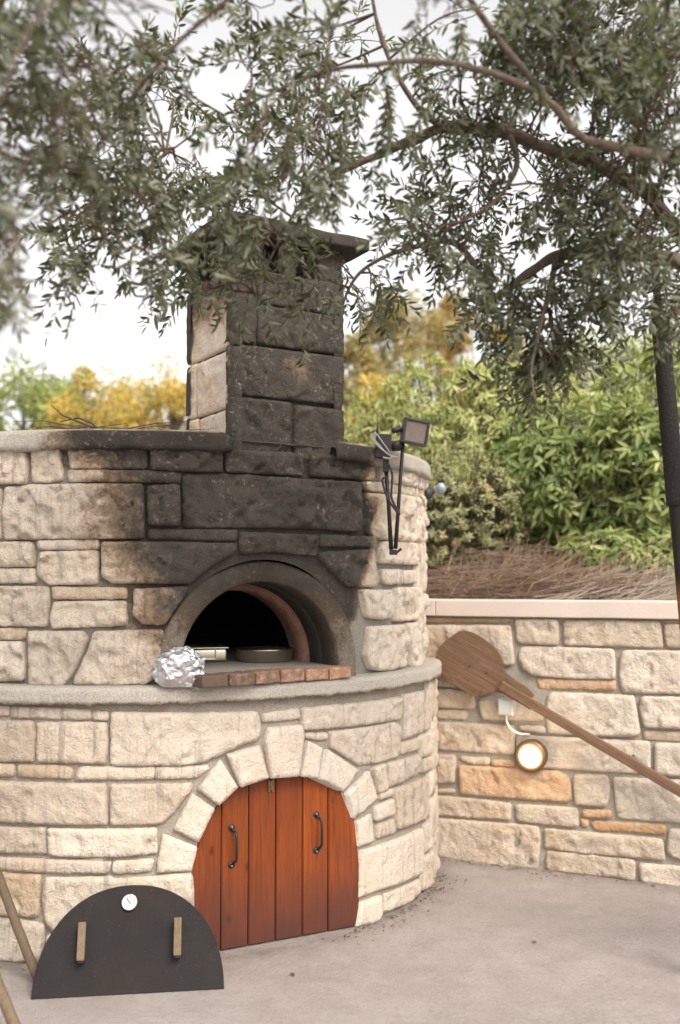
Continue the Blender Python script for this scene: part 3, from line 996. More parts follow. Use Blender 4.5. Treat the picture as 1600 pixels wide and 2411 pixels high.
# light-proof shell over the neck between tunnel and dome
arch_band('oven_neck', RI + .02, RI + .10, .30, .80, SOOTBLACK, lambda p: 1, 1.05)
H0 = 1.130
bm = box_bm(frame(mouth_pt(0, 0, 0), AT, -AN, (0, 0, 1)), (-.352, -.075, 1.06), (.352, 1.6, H0), .003)
from_bm('hearth', bm, HEARTH, oven)
bL, bR = at_z(476, 1623, Z_SHELF), at_z(829, 1597, Z_SHELF)
bdir = Vector(bR - bL); blen = bdir.length; bdir.normalize()
bout = Vector((bdir.y, -bdir.x, 0))
w = blen / 6
for k in range(6):
    mx = frame(Vector(bL) + bdir * (w * k) + Vector((0, 0, .002)), bdir, -bout, (0, 0, 1))
    bm = box_bm(mx, (.003, rs_.uniform(-.004, .006), 0), (w - .003, .105, .050 + rs_.uniform(-.003, .003)), .008, 3)
    bmesh.ops.subdivide_edges(bm, edges=[e for e in bm.edges if e.calc_length() > .03], cuts=5, use_grid_fill=True)
    for v in bm.verts: v.co += Vector((noise.noise(v.co * 30), noise.noise(v.co * 30 + Vector((5, 0, 0))), noise.noise(v.co * 30 + Vector((0, 9, 0))))) * .0035
    sv = [max(0, .85 - k * .14) + (.25 if k == 0 else 0)] * len(bm.verts)
    cc = Vector(bL) + bdir * (w * (k + .5))
    from_bm('brick', bm, BRICK, oven, True, attrs={'soot': sv}, loc=cc)
# mortar bed between the bricks and the hearth
bm = box_bm(frame(Vector(bL) + Vector((0, 0, 0)), bdir, -bout, (0, 0, 1)), (.01, .05, -.01), (blen - .01, .34, .040), .004)
from_bm('mortar_bed', bm, HEARTH, oven)

# ---- wooden door of six planks under the oven
D0, D1 = Vector(at_z(520, 2251, 0)), Vector(at_z(820, 2197, 0))
DT = AT.copy(); DN = AN.copy()
door_org = OVC + AN * 1.388 - AT * .17
def on_door(px, py):
    p = on_plane(px, py, door_org, np.array(DN)); v = Vector(p) - door_org
    return v.dot(DT), v.z
edges = [on_door(x, 2000)[0] for x in (436, 517.5, 581.5, 645, 708, 768, 842)]
top_pts = [on_door(x, y) for x, y in [(440, 2085), (452, 2045), (467, 1980), (510, 1897), (567, 1848), (634, 1828), (706, 1822), (755, 1826), (800, 1850), (822, 1900), (836, 1970), (842, 2060)]]
def door_top(s):
    P = top_pts
    if s <= P[0][0]: return P[0][1]
    for (a, za), (b, zb) in zip(P[:-1], P[1:]):
        if s <= b: return za + (zb - za) * (s - a) / max(b - a, 1e-6)
    return P[-1][1]
wood_door = None
def plank_mesh(k):
    s0, s1 = edges[k] + .0022, edges[k + 1] - .0022
    n = 8
    ss = [s0 + (s1 - s0) * i / n for i in range(n + 1)]
    bm = bmesh.new()
    out = [(s0, .006), (s1, .006)] + [(s, door_top(s) + .02) for s in reversed(ss)]
    vs = [bm.verts.new((s, z, 0)) for s, z in out]
    f = bm.faces.new(vs)
    r = bmesh.ops.extrude_face_region(bm, geom=[f])
    for v in r['geom']:
        if isinstance(v, bmesh.types.BMVert): v.co.z += .026
    bmesh.ops.recalc_face_normals(bm, faces=bm.faces)
    ee = [e for e in bm.edges if all(v.co.z > .02 for v in e.verts)]
    bmesh.ops.bevel(bm, geom=ee, offset=.0035, segments=2, affect='EDGES')
    bm.transform(frame(door_org - DN * .010, DT, (0, 0, 1), DN))
    return bm
bm = box_bm(frame(door_org - DN * .04, DT, (0, 0, 1), DN), (edges[0] + .03, .10, -.002), (edges[-1] - .03, .18, .026), .002)
wood_door = from_bm('wood_door', bm, DOORWOOD, oven)
for k in range(6):
    cc = door_org + DT * ((edges[k] + edges[k + 1]) / 2)
    from_bm('plank', plank_mesh(k), DOORWOOD, wood_door, False, loc=cc)
DF = .0175
for (x0, y0, x1, y1) in ((542, 1950, 544, 2030), (741, 1919, 743, 1996)):
    a, b = on_door(x0, y0), on_door(x1, y1)
    q = lambda s, z, h: door_org + DT * s + Vector((0, 0, z)) + DN * (DF + h)
    sm = (a[0] + b[0]) / 2
    pts = [q(sm - .004, a[1] + .006, .003), q(sm, a[1] - .004, .012), q(sm + .006, a[1] - .020, .030), q(sm + .006, (a[1] + b[1]) / 2, .034), q(sm + .006, b[1] + .020, .030), q(sm, b[1] + .004, .012), q(sm - .004, b[1] - .006, .003)]
    V, Fc = tube([Vector(p) for p in spline(pts, 5)], .0058, 8)
    hnd = build('handle', V, Fc, BLACKMETAL, wood_door, True)
    for zz, dz in ((a[1], .006), (b[1], -.006)):
        bm = lathe_bm(frame(q(sm - .004, zz + dz, -.001), DT, (0, 0, 1), DN), [(.014, 0), (.014, .003), (.011, .0045), (.006, .006), (.003, .008)], 14)
        from_bm('handle_plate', bm, BLACKMETAL, wood_door, True)
        bm = lathe_bm(frame(q(sm - .004, zz + dz * 1.6, .006), DT, (0, 0, 1), DN), [(.005, 0), (.004, .003), (.001, .004)], 10)
        from_bm('screw', bm, CHROME, wood_door, True)
a = on_door(633, 1838); b = on_door(633, 1862)
bm = box_bm(frame(door_org + DN * DF, DT, (0, 0, 1), DN), (a[0] - .013, b[1], -.001), (a[0] - .004, a[1] + .006, .006), .001)
bm = join_bm(bm, box_bm(frame(door_org + DN * DF, DT, (0, 0, 1), DN), (a[0] + .003, b[1] - .002, -.001), (a[0] + .012, a[1] + .006, .006), .001),
             box_bm(frame(door_org + DN * DF, DT, (0, 0, 1), DN), (a[0] - .005, b[1] + .008, 0), (a[0] + .004, a[1] + .003, .010), .002))
from_bm('latch', bm, flat('old_brass', (.20, .13, .06), .45, .7), wood_door)
# thin black panel standing in for the darkness behind the door
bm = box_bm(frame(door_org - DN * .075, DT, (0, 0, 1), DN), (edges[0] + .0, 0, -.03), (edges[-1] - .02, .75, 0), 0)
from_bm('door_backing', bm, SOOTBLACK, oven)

# ---- chimney
CT = math.radians(31)
c_t, c_w = Vector((math.cos(CT), math.sin(CT), 0)), Vector((-math.sin(CT), math.cos(CT), 0))
_th, _z = cyl(542, 1047, 1.425)
CP = cyl_pt(_th, 0, 1.425)                   # near corner of the chimney in plan
CW_, CD_ = .56, .50
ZC0, ZC1, ZC2 = 2.03, 2.85, 3.00
def soot_front(p):
    return .95 - .30 * sst((noise.noise(Vector(p) * 5) + .25) * 1.6) * sst(1 - abs(p[2] - 2.44) / .22)
def soot_left(p):
    d = (Vector(p) - CP).dot(c_w)
    return .04 + .62 * sst((p[2] - 2.55) / .25) + .9 * sst(1.2 - d / .045)
bm = box_bm(frame(CP + c_t * .025 + c_w * .025, c_t, c_w, (0, 0, 1)), (0, 0, ZC0 - .1), (CW_ - .05, CD_ - .05, ZC1 - .004), .004)
chimney = from_bm('chimney', bm, MORTAR, oven, attrs={'soot': [.75] * len(bm.verts)})
mp_cf = lambda u, v, h: CP + c_t * u + c_w * (.022 - h) + Vector((0, 0, v))
mp_cl = lambda u, v, h: CP + c_w * (CD_ - u) + c_t * (.022 - h) + Vector((0, 0, v))
mp_cr = lambda u, v, h: CP + c_t * CW_ + c_w * u - c_t * (.022 - h) + Vector((0, 0, v))
mp_cb = lambda u, v, h: CP + c_t * (CW_ - u) + c_w * (CD_ - .022 + h) + Vector((0, 0, v))
g = .0035
for (u0, u1, z0, z1) in ((0, .295, 2.02, 2.285), (.31, CW_, 2.02, 2.275), (0, CW_, 2.30, 2.515), (0, .12, 2.53, ZC1), (.128, CW_, 2.53, 2.70), (.128, CW_, 2.708, ZC1)):
    stone([(u0 + g, z0), (u1 - g, z0), (u1 - g, z1 - g), (u0 + g, z1 - g)], mp_cf, .022, chimney, STONE, CREAM, soot_front, amp=.009, cut=.006, bevel=.005)
for (u0, u1, z0, z1) in ((0, .14, 2.02, 2.24), (.15, CD_, 2.02, 2.235), (0, .11, 2.25, 2.50), (.12, CD_ - .06, 2.25, 2.49), (CD_ - .055, CD_, 2.25, 2.50), (0, CD_, 2.51, ZC1)):
    stone([(u0 + g, z0), (u1 - g, z0), (u1 - g, z1 - g), (u0 + g, z1 - g)], mp_cl, .020, chimney, STONE, tuple(a * 1.35 for a in PALE), soot_left, amp=.005, cut=.006, bevel=.005)
for mp, L_ in ((mp_cr, CD_), (mp_cb, CW_)):
    for (z0, z1) in ((2.02, 2.26), (2.27, 2.50), (2.51, ZC1)):
        stone([(g, z0), (L_ - g, z0), (L_ - g, z1 - g), (g, z1 - g)], mp, .020, chimney, STONE, CREAM, soot_front, step=.02, amp=.005)
for (u0, u1, w0_, w1_) in ((.004, .15, .004, .14), (.235, .32, .012, .11), (.43, CW_ - .004, .004, .14), (.004, .12, CD_ - .12, CD_ - .004), (.44, CW_ - .004, CD_ - .12, CD_ - .004)):
    bm = box_bm(frame(CP, c_t, c_w, (0, 0, 1)), (u0, w0_, ZC1 - .02), (u1, w1_, ZC2 + .01), .008)
    bmesh.ops.subdivide_edges(bm, edges=[e for e in bm.edges if e.calc_length() > .05], cuts=4, use_grid_fill=True)
    for v in bm.verts: v.co += Vector((noise.noise(v.co * 18), noise.noise(v.co * 18 + Vector((4, 0, 0))), 0)) * .008
    from_bm('pillar', bm, STONE, chimney, True, attrs={'soot': [.9] * len(bm.verts)}, color=CREAM)
bm = box_bm(frame(CP, c_t, c_w, (0, 0, 1)), (-.075, -.075, ZC2), (CW_ + .095, CD_ + .08, ZC2 + .058), .012, 3)
bmesh.ops.subdivide_edges(bm, edges=[e for e in bm.edges if e.calc_length() > .06], cuts=12, use_grid_fill=True)
for v in bm.verts: v.co += Vector((noise.noise(v.co * 14), noise.noise(v.co * 14 + Vector((4, 0, 0))), .8 * noise.noise(v.co * 9))) * .007
from_bm('chimney_cap', bm, CONCRETE, chimney, True, attrs={'soot': [.93] * len(bm.verts)})

# ------------------------------------------------------------------ garden wall
wall = thing('garden_wall', tuple(WORG), 'low coursed cream stone garden wall with smooth pinkish coping beside the oven', 'wall')
WU0, WU1 = -2.6, 3.4
V, Fc = [], []
us = np.arange(WU0, WU1 + .01, .03); vs = np.arange(-.03, 1.33, .03)
for v in vs:
    for u in us:
        q = wall_pt(u, v, 0)
        V.append(wall_pt(u, v, -.018 + .004 * noise.noise(q * 20) + .005 * noise.noise(q * 6)))
n = len(us)
Fc = np.array([(j * n + i, j * n + i + 1, (j + 1) * n + i + 1, (j + 1) * n + i) for j in range(len(vs) - 1) for i in range(n - 1)])
build('mortar_face', V, Fc, MORTAR_W, wall, True, {'soot': [0.0] * len(V)})
bm = box_bm(frame(WORG, WT, WNV, (0, 0, 1)), (WU0, -.30, -.05), (WU1, -.045, 1.312), 0)
from_bm('wall_body', bm, MORTAR_W, wall)
# coping in lengths
u = WU0
for L_ in (1.3, 1.28, 1.62, 1.5, .3):
    bm = box_bm(frame(WORG, WT, WNV, (0, 0, 1)), (u + .0015, -.325, 1.314), (min(u + L_, WU1) - .0015, .022, 1.402), .007, 3)
    bmesh.ops.subdivide_edges(bm, edges=[e for e in bm.edges if e.calc_length() > .2], cuts=24)
    for v in bm.verts: v.co += Vector((0, 0, .0035)) * noise.noise(v.co * 4) + WNV * .003 * noise.noise(v.co * 6)
    from_bm('coping', bm, COPING, wall, False)
    u += L_
WN_ = np.array(WNV)
WFACE = np.array(WORG)
def wpoly(P, b):
    out = []
    for x, y in P:
        p = Vector(on_plane(b[0] + x * b[2], b[1] + y * b[2], WFACE, WN_)) - WORG
        out.append((p.dot(WT), p.z))
    return out
b1, b2, b3, b4 = (1000, 1400, .2551), (1200, 1400, .2551), (1000, 1740, .2551), (1200, 1740, .2551)
def w_mp(u, v, h): return wall_pt(u, v, h - .024)
WALL = [
 (b1, TAN, [(-60, 215), (800, 225), (815, 253), (-60, 253)]), (b1, CREAM, [(-60, 285), (780, 290), (818, 640), (742, 655), (-60, 600)]),
 (b1, CREAM, [(830, 230), (1225, 235), (1225, 463), (880, 450), (845, 420)]), (b2, CREAM, [(500, 242), (1380, 247), (1408, 490), (500, 465)]),
 (b2, PALE, [(90, 500), (150, 482), (960, 507), (968, 778), (550, 773), (220, 745), (110, 680), (80, 600)]),
 (b2, PALE, [(1030, 540), (1060, 520), (1700, 525), (1700, 918), (1040, 902), (1005, 750)]), (b2, ORANGE, [(250, 780), (970, 797), (970, 883), (260, 865)]),
 (b2, PALE, [(350, 930), (400, 907), (1140, 937), (1198, 1280), (1150, 1308), (800, 1300), (360, 1270), (332, 1100)]),
 (b2, PALE, [(1210, 947), (1700, 952), (1700, 1243), (1240, 1222), (1202, 1050)]), (b2, TAN, [(1230, 1267), (1700, 1278), (1700, 1357), (1230, 1345)]),
 (b2, CREAM, [(1430, 275), (1700, 280), (1700, 492), (1440, 482)]), (b2, TAN, [(1425, 238), (1700, 243), (1700, 262), (1430, 260)]),
 (b4, PALE, [(60, -30), (1288, 30), (1288, 300), (1180, 320), (400, 272), (70, 262)]), (b4, PALE, [(1340, 42), (1700, 52), (1700, 348), (1340, 330)]),
 (b3, ORANGE, [(312, 250), (1230, 302), (1330, 362), (1348, 560), (1310, 588), (322, 510)]), (b4, CREAM, [(592, 332), (900, 342), (910, 480), (890, 625), (602, 608)]),
 (b4, PALE, [(960, 362), (1700, 394), (1700, 785), (1000, 737), (982, 690)]), (b3, CREAM, [(100, 150), (270, 157), (263, 400), (100, 408)]),
 (b3, TAN, [(100, 470), (270, 472), (270, 498), (100, 497)]), (b3, CREAM, [(320, 167), (590, 182), (585, 238), (440, 233), (330, 195)]),
 (b3, ORANGE, [(605, 202), (820, 207), (820, 258), (605, 245)]), (b3, CREAM, [(100, 528), (600, 575), (785, 602), (780, 753), (100, 700)]),
 (b3, CREAM, [(832, 612), (1400, 642), (1413, 818), (1250, 805), (880, 768), (842, 740)]), (b4, ORANGE, [(672, 660), (930, 667), (930, 733), (672, 728)]),
 (b4, ORANGE, [(652, 747), (718, 747), (713, 812), (662, 808)]), (b4, ORANGE, [(757, 767), (1440, 802), (1428, 888), (762, 838)]),
 (b3, CREAM, [(100, 738), (1040, 812), (1058, 950), (1030, 1200), (600, 1172), (100, 1092)]), (b4, CREAM, [(310, 832), (860, 882), (1400, 932), (1428, 1118), (700, 1058), (320, 1008)]),
 (b4, CREAM, [(332, 1037), (1148, 1122), (1148, 1308), (900, 1272), (332, 1215)]), (b4, PALE, [(1192, 1152), (1700, 1197), (1700, 1378), (1212, 1325)]),
 (b4, PALE, [(1472, 832), (1700, 858), (1700, 1125), (1530, 1102), (1452, 1050)]), (b1, CREAM, [(100, 872), (450, 892), (453, 1050), (100, 1040)]),
 (b1, CREAM, [(500, 962), (600, 947), (1078, 1062), (1088, 1160), (540, 1150), (502, 1080)]), (b1, CREAM, [(100, 1067), (380, 1077), (375, 1153), (100, 1145)]),
 (b1, CREAM, [(100, 1180), (820, 1212), (820, 1478), (100, 1430)]), (b1, PALE, [(862, 1212), (1108, 1222), (1112, 1278), (872, 1250)]),
 (b1, CREAM, [(100, 640), (480, 700), (470, 860), (100, 845)]),
]
rw = random.Random(21)
for b, t, P in WALL:
    poly = wpoly(P, b); ys = [q[1] for q in poly]; thin = max(ys) - min(ys) < .07
    j = rw.uniform(.92, 1.06)
    stone(poly, w_mp, .020 if thin else .027, wall, STONE_W, tuple(a * j for a in t), None, amp=.003 if thin else .0075, cut=.014, bevel=.008)
uR = wpoly([(1712, 500)], b2)[0][0]
courses(uR, WU1 - .02, 0, 1.30, w_mp, wall, STONE_W, rw, step=.03)
courses(WU0 + .02, wpoly([(-70, 500)], b1)[0][0] - .03, 0, 1.30, w_mp, wall, STONE_W, rw, step=.05)

# ------------------------------------------------------------------ things on and by the wall
def wp(px, py, h):                           # point h metres in front of the wall
    return Vector(on_plane(px, py, np.array(WORG + WNV * h), WN_))
# round lit lamp
lc = wp(1252, 1778, .022)
lamp = thing('wall_lamp', tuple(lc), 'round lit lamp with bronze ring fixed to the stone wall below the wooden peel', 'lamp')
mx = frame(lc, WT, (0, 0, 1), WNV)
bm = lathe_bm(mx, [(.080, -.03), (.083, .0), (.085, .035), (.080, .046), (.064, .050), (.0555, .046)], 40, True)
from_bm('lamp_ring', bm, BRONZE, lamp, True)
bm = lathe_bm(mx, [(.055, .040), (.055, .0485), (.047, .0515), (.02, .053), (.002, .0532)], 40, True)
from_bm('diffuser', bm, LAMPGLOW, lamp, True)
ld = bpy.data.lights.new('lamp_light', 'POINT'); ld.energy = 1.2; ld.color = (1, .80, .56); ld.shadow_soft_size = .06
lo_ = bpy.data.objects.new('lamp_light', ld); COL.objects.link(lo_); lo_.parent = lamp
lo_.location = WNV * .13
# junction box and its cable
jc = wp(1192, 1664, .03)
jb = thing('junction_box', tuple(jc), 'small square grey plastic junction box with short white cable on the stone wall', 'junction box')
mx = frame(jc, WT, (0, 0, 1), WNV)
from_bm('box_body', box_bm(mx, (-.042, -.042, -.03), (.042, .042, .022), .004), WHITEBOX, jb)
from_bm('box_lid', box_bm(mx, (-.036, -.037, .0225), (.036, .037, .031), .004), GREYBOX, jb)
cp = spline([wp(1192, 1682, .026), wp(1193, 1700, .028), wp(1203, 1716, .028), wp(1222, 1727, .022), wp(1247, 1729, .004)], 6)
V, Fc = tube([Vector(p) for p in cp], .0062, 8)
build('cable', V, Fc, WHITEBOX, jb, True)

# wooden peel leaning along the wall
pl0 = wp(1110, 1560, .055)
_ha, _hb = wp(1000 + 700 * .2551, 1400 + 835 * .2551, .068), wp(1600, 1862, .068)
def make_peel():
    m = M('weathered_peel_wood', .8, 0, .15)
    hx_ = (_hb - _ha).normalized(); hy_ = WNV.cross(hx_).normalized()
    q = m.n('ShaderNodeMapping'); m.put(q.inputs['Vector'], m.pos())
    q.inputs['Rotation'].default_value = Matrix((hx_, hy_, WNV)).to_euler()
    v = m.scale(q.outputs[0], (4, 55, 30))
    g = m.noise(1, 6, .65, v, .9)
    c = m.mix(m.ramp(g, [(.3, 0), (.7, 1)]), (.105, .062, .040), (.205, .130, .083))
    c = m.mix(m.ramp(m.noise(5, 4, .6), [(.45, 0), (.7, .6)]), c, (.16, .085, .050))
    c = m.mix(m.ramp(m.noise(28, 4, .7), [(.60, 0), (.72, .8)]), c, (.06, .035, .024))
    m.color(c); m.normal(m.bump(g, .5, .006)); return m.m
PEELWOOD = make_peel()
peel = thing('pizza_peel', tuple(wp(1110, 1560, 0)), 'old brown wooden pizza peel with round blade leaning along the stone wall', 'peel')
bl = [(320, 335), (400, 336), (470, 362), (540, 402), (600, 445), (650, 490), (700, 555), (730, 630), (742, 705), (790, 750), (860, 800), (960, 870), (1010, 940), (850, 975), (760, 930), (690, 902), (620, 905), (550, 925), (470, 940), (380, 892), (270, 840), (170, 765), (128, 700), (112, 620), (112, 550), (150, 470), (200, 420), (255, 370)]
def pw(x, y, h): return wp(1000 + x * .2551, 1400 + y * .2551, h)
bm = bmesh.new()
_bs = spline(bl[-2:] + bl + bl[:2], 3)[6:-9]
f = bm.faces.new([bm.verts.new(pw(x, y, .050)) for x, y in _bs][::-1])
r = bmesh.ops.extrude_face_region(bm, geom=[f])
for v in [g_ for g_ in r['geom'] if isinstance(g_, bmesh.types.BMVert)]: v.co += WNV * .014
bmesh.ops.recalc_face_normals(bm, faces=bm.faces)
bmesh.ops.bevel(bm, geom=[e for e in bm.edges if len(e.link_faces) == 2 and max(len(f_.verts) for f_ in e.link_faces) > 6], offset=.003, segments=2, affect='EDGES')
from_bm('blade', bm, PEELWOOD, peel, False)
ha, hb = pw(700, 835, .068), wp(1600, 1862, .068)
hd = (hb - ha).normalized()
L_ = (ha.z - .015) / -hd.z
hz = WNV; hx = hd; hy = hz.cross(hx).normalized()
bm = box_bm(frame(ha, hx, hy, hz), (0, -.025, -.004), (L_, .025, .022), .007, 3)
bmesh.ops.subdivide_edges(bm, edges=[e for e in bm.edges if e.calc_length() > .5], cuts=20)
for v in bm.verts: v.co += hy * .004 * noise.noise(v.co * 3)
from_bm('handle', bm, PEELWOOD, peel, True)
p0, p1 = pw(850, 965, .064), pw(985, 1045, .064)
bm = box_bm(frame(p0, (p1 - p0).normalized(), hz.cross((p1 - p0).normalized()), hz), (-.12, -.012, -.01), ((p1 - p0).length, .010, .012), .004)
from_bm('splice_strip', bm, PEELWOOD, peel, False)

# ------------------------------------------------------------------ steel oven door leaning on the drum
m0, m1 = Vector(at_z(72, 2355, 0.0)), Vector(at_z(527, 2330, 0.0))
mt = (m1 - m0).normalized(); mcen = (m0 + m1) / 2; mwid = (m1 - m0).length
mo = Vector((mt.y, -mt.x, 0))
lean = math.radians(21)
mu = (Vector((0, 0, 1)) * math.cos(lean) - mo * math.sin(lean)).normalized()
mn = mt.cross(mu).normalized()
top = on_plane(306, 2086, mcen, np.array(mn)); mh = (Vector(top) - mcen).dot(mu)
sd = thing('steel_oven_door', tuple(mcen), 'black steel half-round oven door with thermometer leaning against the oven base', 'oven door')
mx = frame(mcen + Vector((0, 0, .003)), mt, mu, mn)
outl = []
a_ = mwid / 2
for k in range(49):
    t = PI * k / 48
    c_, s_ = math.cos(t), math.sin(t)
    outl.append((a_ * math.copysign(abs(c_) ** .92, c_), mh * abs(s_) ** .95))
bm = bmesh.new()
f = bm.faces.new([bm.verts.new((x, y, 0)) for x, y in outl])
r = bmesh.ops.extrude_face_region(bm, geom=[f])
for v in [g_ for g_ in r['geom'] if isinstance(g_, bmesh.types.BMVert)]: v.co.z -= .010
bmesh.ops.recalc_face_normals(bm, faces=bm.faces)
bmesh.ops.bevel(bm, geom=[e for e in bm.edges if all(v.co.z > -.001 for v in e.verts)], offset=.0015, segments=1, affect='EDGES')
bm.transform(mx)
from_bm('plate', bm, PLATE, sd, False)
from_bm('bottom_flange', box_bm(mx, (-a_ + .002, -.002, -.034), (a_ - .002, .008, -.0105), .001), RUST, sd)
def on_md(px, py):
    v = Vector(on_plane(px, py, mcen, np.array(mn))) - mcen
    return v.dot(mt), v.dot(mu)
for (x0, y0, x1, y1) in ((197, 2176, 193, 2262), (419, 2165, 419, 2250)):
    a, b = on_md(x0, y0), on_md(x1, y1)
    hb_ = from_bm('handle', box_bm(mx, (a[0] - .014, b[1] - .004, .040), (a[0] + .014, a[1] + .002, .062), .004, 2), GREYWOOD, sd, False)
    for yy in (a[1] - .008, b[1] - .002):
        from_bm('handle_bracket', box_bm(mx, (a[0] - .010, yy - .010, -.001), (a[0] + .010, yy + .009, .0395), .002), BLACKMETAL, hb_, False)
a = on_md(305, 2125)
mt_ = frame(mcen + mt * a[0] + mu * a[1] + mn * .004, mt, mu, mn)
th = from_bm('thermometer', lathe_bm(mt_, [(.029, -.004), (.0295, .012), (.027, .0155), (.0255, .013)], 36, True), CHROME, sd, True)
from_bm('dial', lathe_bm(mt_, [(.0252, .0125), (.0252, .0138), (.001, .0138)], 36, True), DIALWHITE, th, False)
bm = box_bm(mt_ @ Matrix.Rotation(math.radians(38), 4, 'Z'), (-.0019, -.008, .0142), (.0019, .017, .0150), 0)
for k in range(11):
    an = math.radians(-130 + 26 * k)
    bm = join_bm(bm, box_bm(mt_ @ Matrix.Rotation(-an, 4, 'Z'), (-.0011, .0165, .0142), (.0011, .0225, .0148), 0))
from_bm('needle', bm, BLACKPLASTIC, th, False)

# ------------------------------------------------------------------ cookware and foil
fc_ = Vector(at_z(418, 1619, Z_SHELF)) + Vector((-.0, .030, 0))
foil = thing('foil_ball', tuple(fc_), 'crumpled ball of shiny aluminium foil on the oven shelf', 'foil')
bm = bmesh.new(); bmesh.ops.create_icosphere(bm, subdivisions=4, radius=1)
for v in bm.verts:
    p = v.co.copy()
    q = p * 1.7 + Vector((3, 1, 7))
    vd = noise.voronoi(q * 1.6)[0]; vd2 = noise.voronoi(q * 4.2)[0]
    r = 1 + .20 * (vd[1] - vd[0]) - .08 + .09 * (vd2[1] - vd2[0]) + .20 * noise.noise(q * 1.1) + .05 * abs(noise.noise(q * 5))
    p = Vector((p.x * .100, p.y * .062, p.z * .088)) * (r + .035 * (noise.random() - .5))
    p.z = max(p.z, -.070)
    v.co = p + fc_ + Vector((0, 0, .071))
from_bm('foil_body', bm, FOIL, foil, False)
bm = bmesh.new()
rf = random.Random(5)
for k in range(9):
    an = rf.uniform(-.9, .9) if k < 7 else rf.uniform(0, 6.28)
    c = fc_ + Vector((math.cos(an) * .080, math.sin(an) * .03 - .035, .035 + .07 * rf.random()))
    d = Vector((math.cos(an), math.sin(an) - .5, rf.uniform(-.4, .6))).normalized(); s_ = d.orthogonal().normalized() * rf.uniform(.006, .014)
    L_ = rf.uniform(.02, .042)
    up = d.cross(s_).normalized() * .006
    vs_ = [bm.verts.new(p) for p in (c - s_, c + s_, c + d * L_ * .6 + s_ * .8 + up, c + d * L_ + up * .2, c + d * L_ * .55 - s_ * .7 + up * 1.5)]
    bm.faces.new(vs_)
from_bm('foil_flaps', bm, FOIL, foil, False)

rp = mouth_pt(0, 0, 0)
pc = Vector(at_z(622, 1562, H0)); pc = pc + Vector((pc.x, pc.y, 0)).normalized() * .135
pan = thing('round_pan', (pc.x, pc.y, H0), 'round shallow tin pan standing inside the dark oven mouth', 'pan')
mx = Matrix.Translation((pc.x, pc.y, H0 + .002))
from_bm('pan_body', lathe_bm(mx, [(.118, 0), (.128, .006), (.135, .052), (.139, .057), (.136, .0585), (.131, .054), (.124, .010), (.02, .007)], 48, True), PANMETAL, pan, True)
from_bm('food_crust', lathe_bm(mx, [(.129, .040), (.11, .056), (.07, .066), (.01, .068)], 32, True), DARKPAN, pan, True)
tc = Vector(at_z(498, 1561, H0)); tdir = AT
tin = thing('roasting_tin', (tc.x, tc.y, H0), 'rectangular roasting tin with side handle just inside the oven mouth', 'tin')
mx = frame(Vector((tc.x, tc.y, H0 + .002)) - AN * .02, Vector((.97, .24, 0)).normalized(), Vector((-.24, .97, 0)).normalized(), (0, 0, 1))
bm = box_bm(mx, (-.10, 0, 0), (.078, .24, .062), .012, 3)
from_bm('tin_body', bm, PANMETAL, tin, True)
bm = join_bm(box_bm(mx, (-.106, -.006, .0622), (.084, .246, .067), .002), box_bm(mx, (.022, -.011, .012), (.026, -.001, .060), .001), box_bm(mx, (-.09, -.011, .012), (.026, -.001, .016), .001))
from_bm('tin_rim', bm, PANMETAL, tin, False)

# ------------------------------------------------------------------ floodlight on its jointed arm, spotlight
fd = 4.60
def fp(x, y, dy=0.0): return Vector(at_depth(840 + x * .16927, 960 + y * .16927, fd + dy))
flood = thing('floodlight', tuple(fp(360, 720)), 'square black floodlight on jointed black arm clamped to the oven rim', 'floodlight')
c0, c1, c2, c3 = fp(655, 128), fp(1020, 205), fp(965, 542), fp(603, 480)
hx_ = (c1 - c0 + c2 - c3).normalized(); hy_ = (c0 - c3 + c1 - c2).normalized()
hn = hx_.cross(hy_).normalized()
if hn.y > 0: hn = -hn
hc = (c0 + c1 + c2 + c3) / 4
W_ = ((c1 - c0).length + (c2 - c3).length) / 4; H_ = ((c0 - c3).length + (c1 - c2).length) / 4
hn = (hn + Vector((.25, 0, -.05))).normalized(); hx_ = hy_.cross(hn).normalized(); hy_ = hn.cross(hx_).normalized()
mx = frame(hc, hx_, hy_, hn)
head = from_bm('lamp_head', box_bm(mx, (-W_, -H_, -.035), (W_, H_, .004), .005, 2), BLACKPLASTIC, flood, False)
BZ = .012
bm = join_bm(box_bm(mx, (-W_, -H_, .0042), (W_, -H_ + BZ, .014), .003), box_bm(mx, (-W_, H_ - BZ, .0042), (W_, H_, .014), .003),
             box_bm(mx, (-W_, -H_ + BZ + .0005, .0042), (-W_ + BZ, H_ - BZ - .0005, .014), .003), box_bm(mx, (W_ - BZ, -H_ + BZ + .0005, .0042), (W_, H_ - BZ - .0005, .014), .003))
from_bm('bezel', bm, BLACKPLASTIC, head, False)
from_bm('lamp_glass', box_bm(mx, (-W_ + BZ, -H_ + BZ, .0045), (W_ - BZ, H_ - BZ, .007), 0), FLOODGLASS, head, False)
V, Fc = tube([fp(640, 470, .03), fp(632, 600, .02), fp(585, 1250, -.02), fp(535, 1960, -.05)], [.0095, .0085, .0085, .010], 10)
build('arm', V, Fc, BLACKMETAL, flood, True)
V, Fc = tube([fp(405, 860, -.02), fp(440, 1350, -.035), fp(475, 1970, -.05)], [.010, .0095, .0105], 10)
build('arm', V, Fc, BLACKMETAL, flood, True)
mx = frame(fp(505, 2010, -.055), (1, 0, 0), (0, 0, 1), (0, -1, 0))
bm = join_bm(box_bm(mx, (-.018, -.012, -.01), (.018, .012, .01), .004), box_bm(mx @ Matrix.Translation((.022, .004, 0)) @ Matrix.Rotation(.7, 4, 'Z'), (-.01, -.006, -.006), (.020, .006, .006), .003))
from_bm('elbow_joint', bm, BLACKMETAL, flood, False)
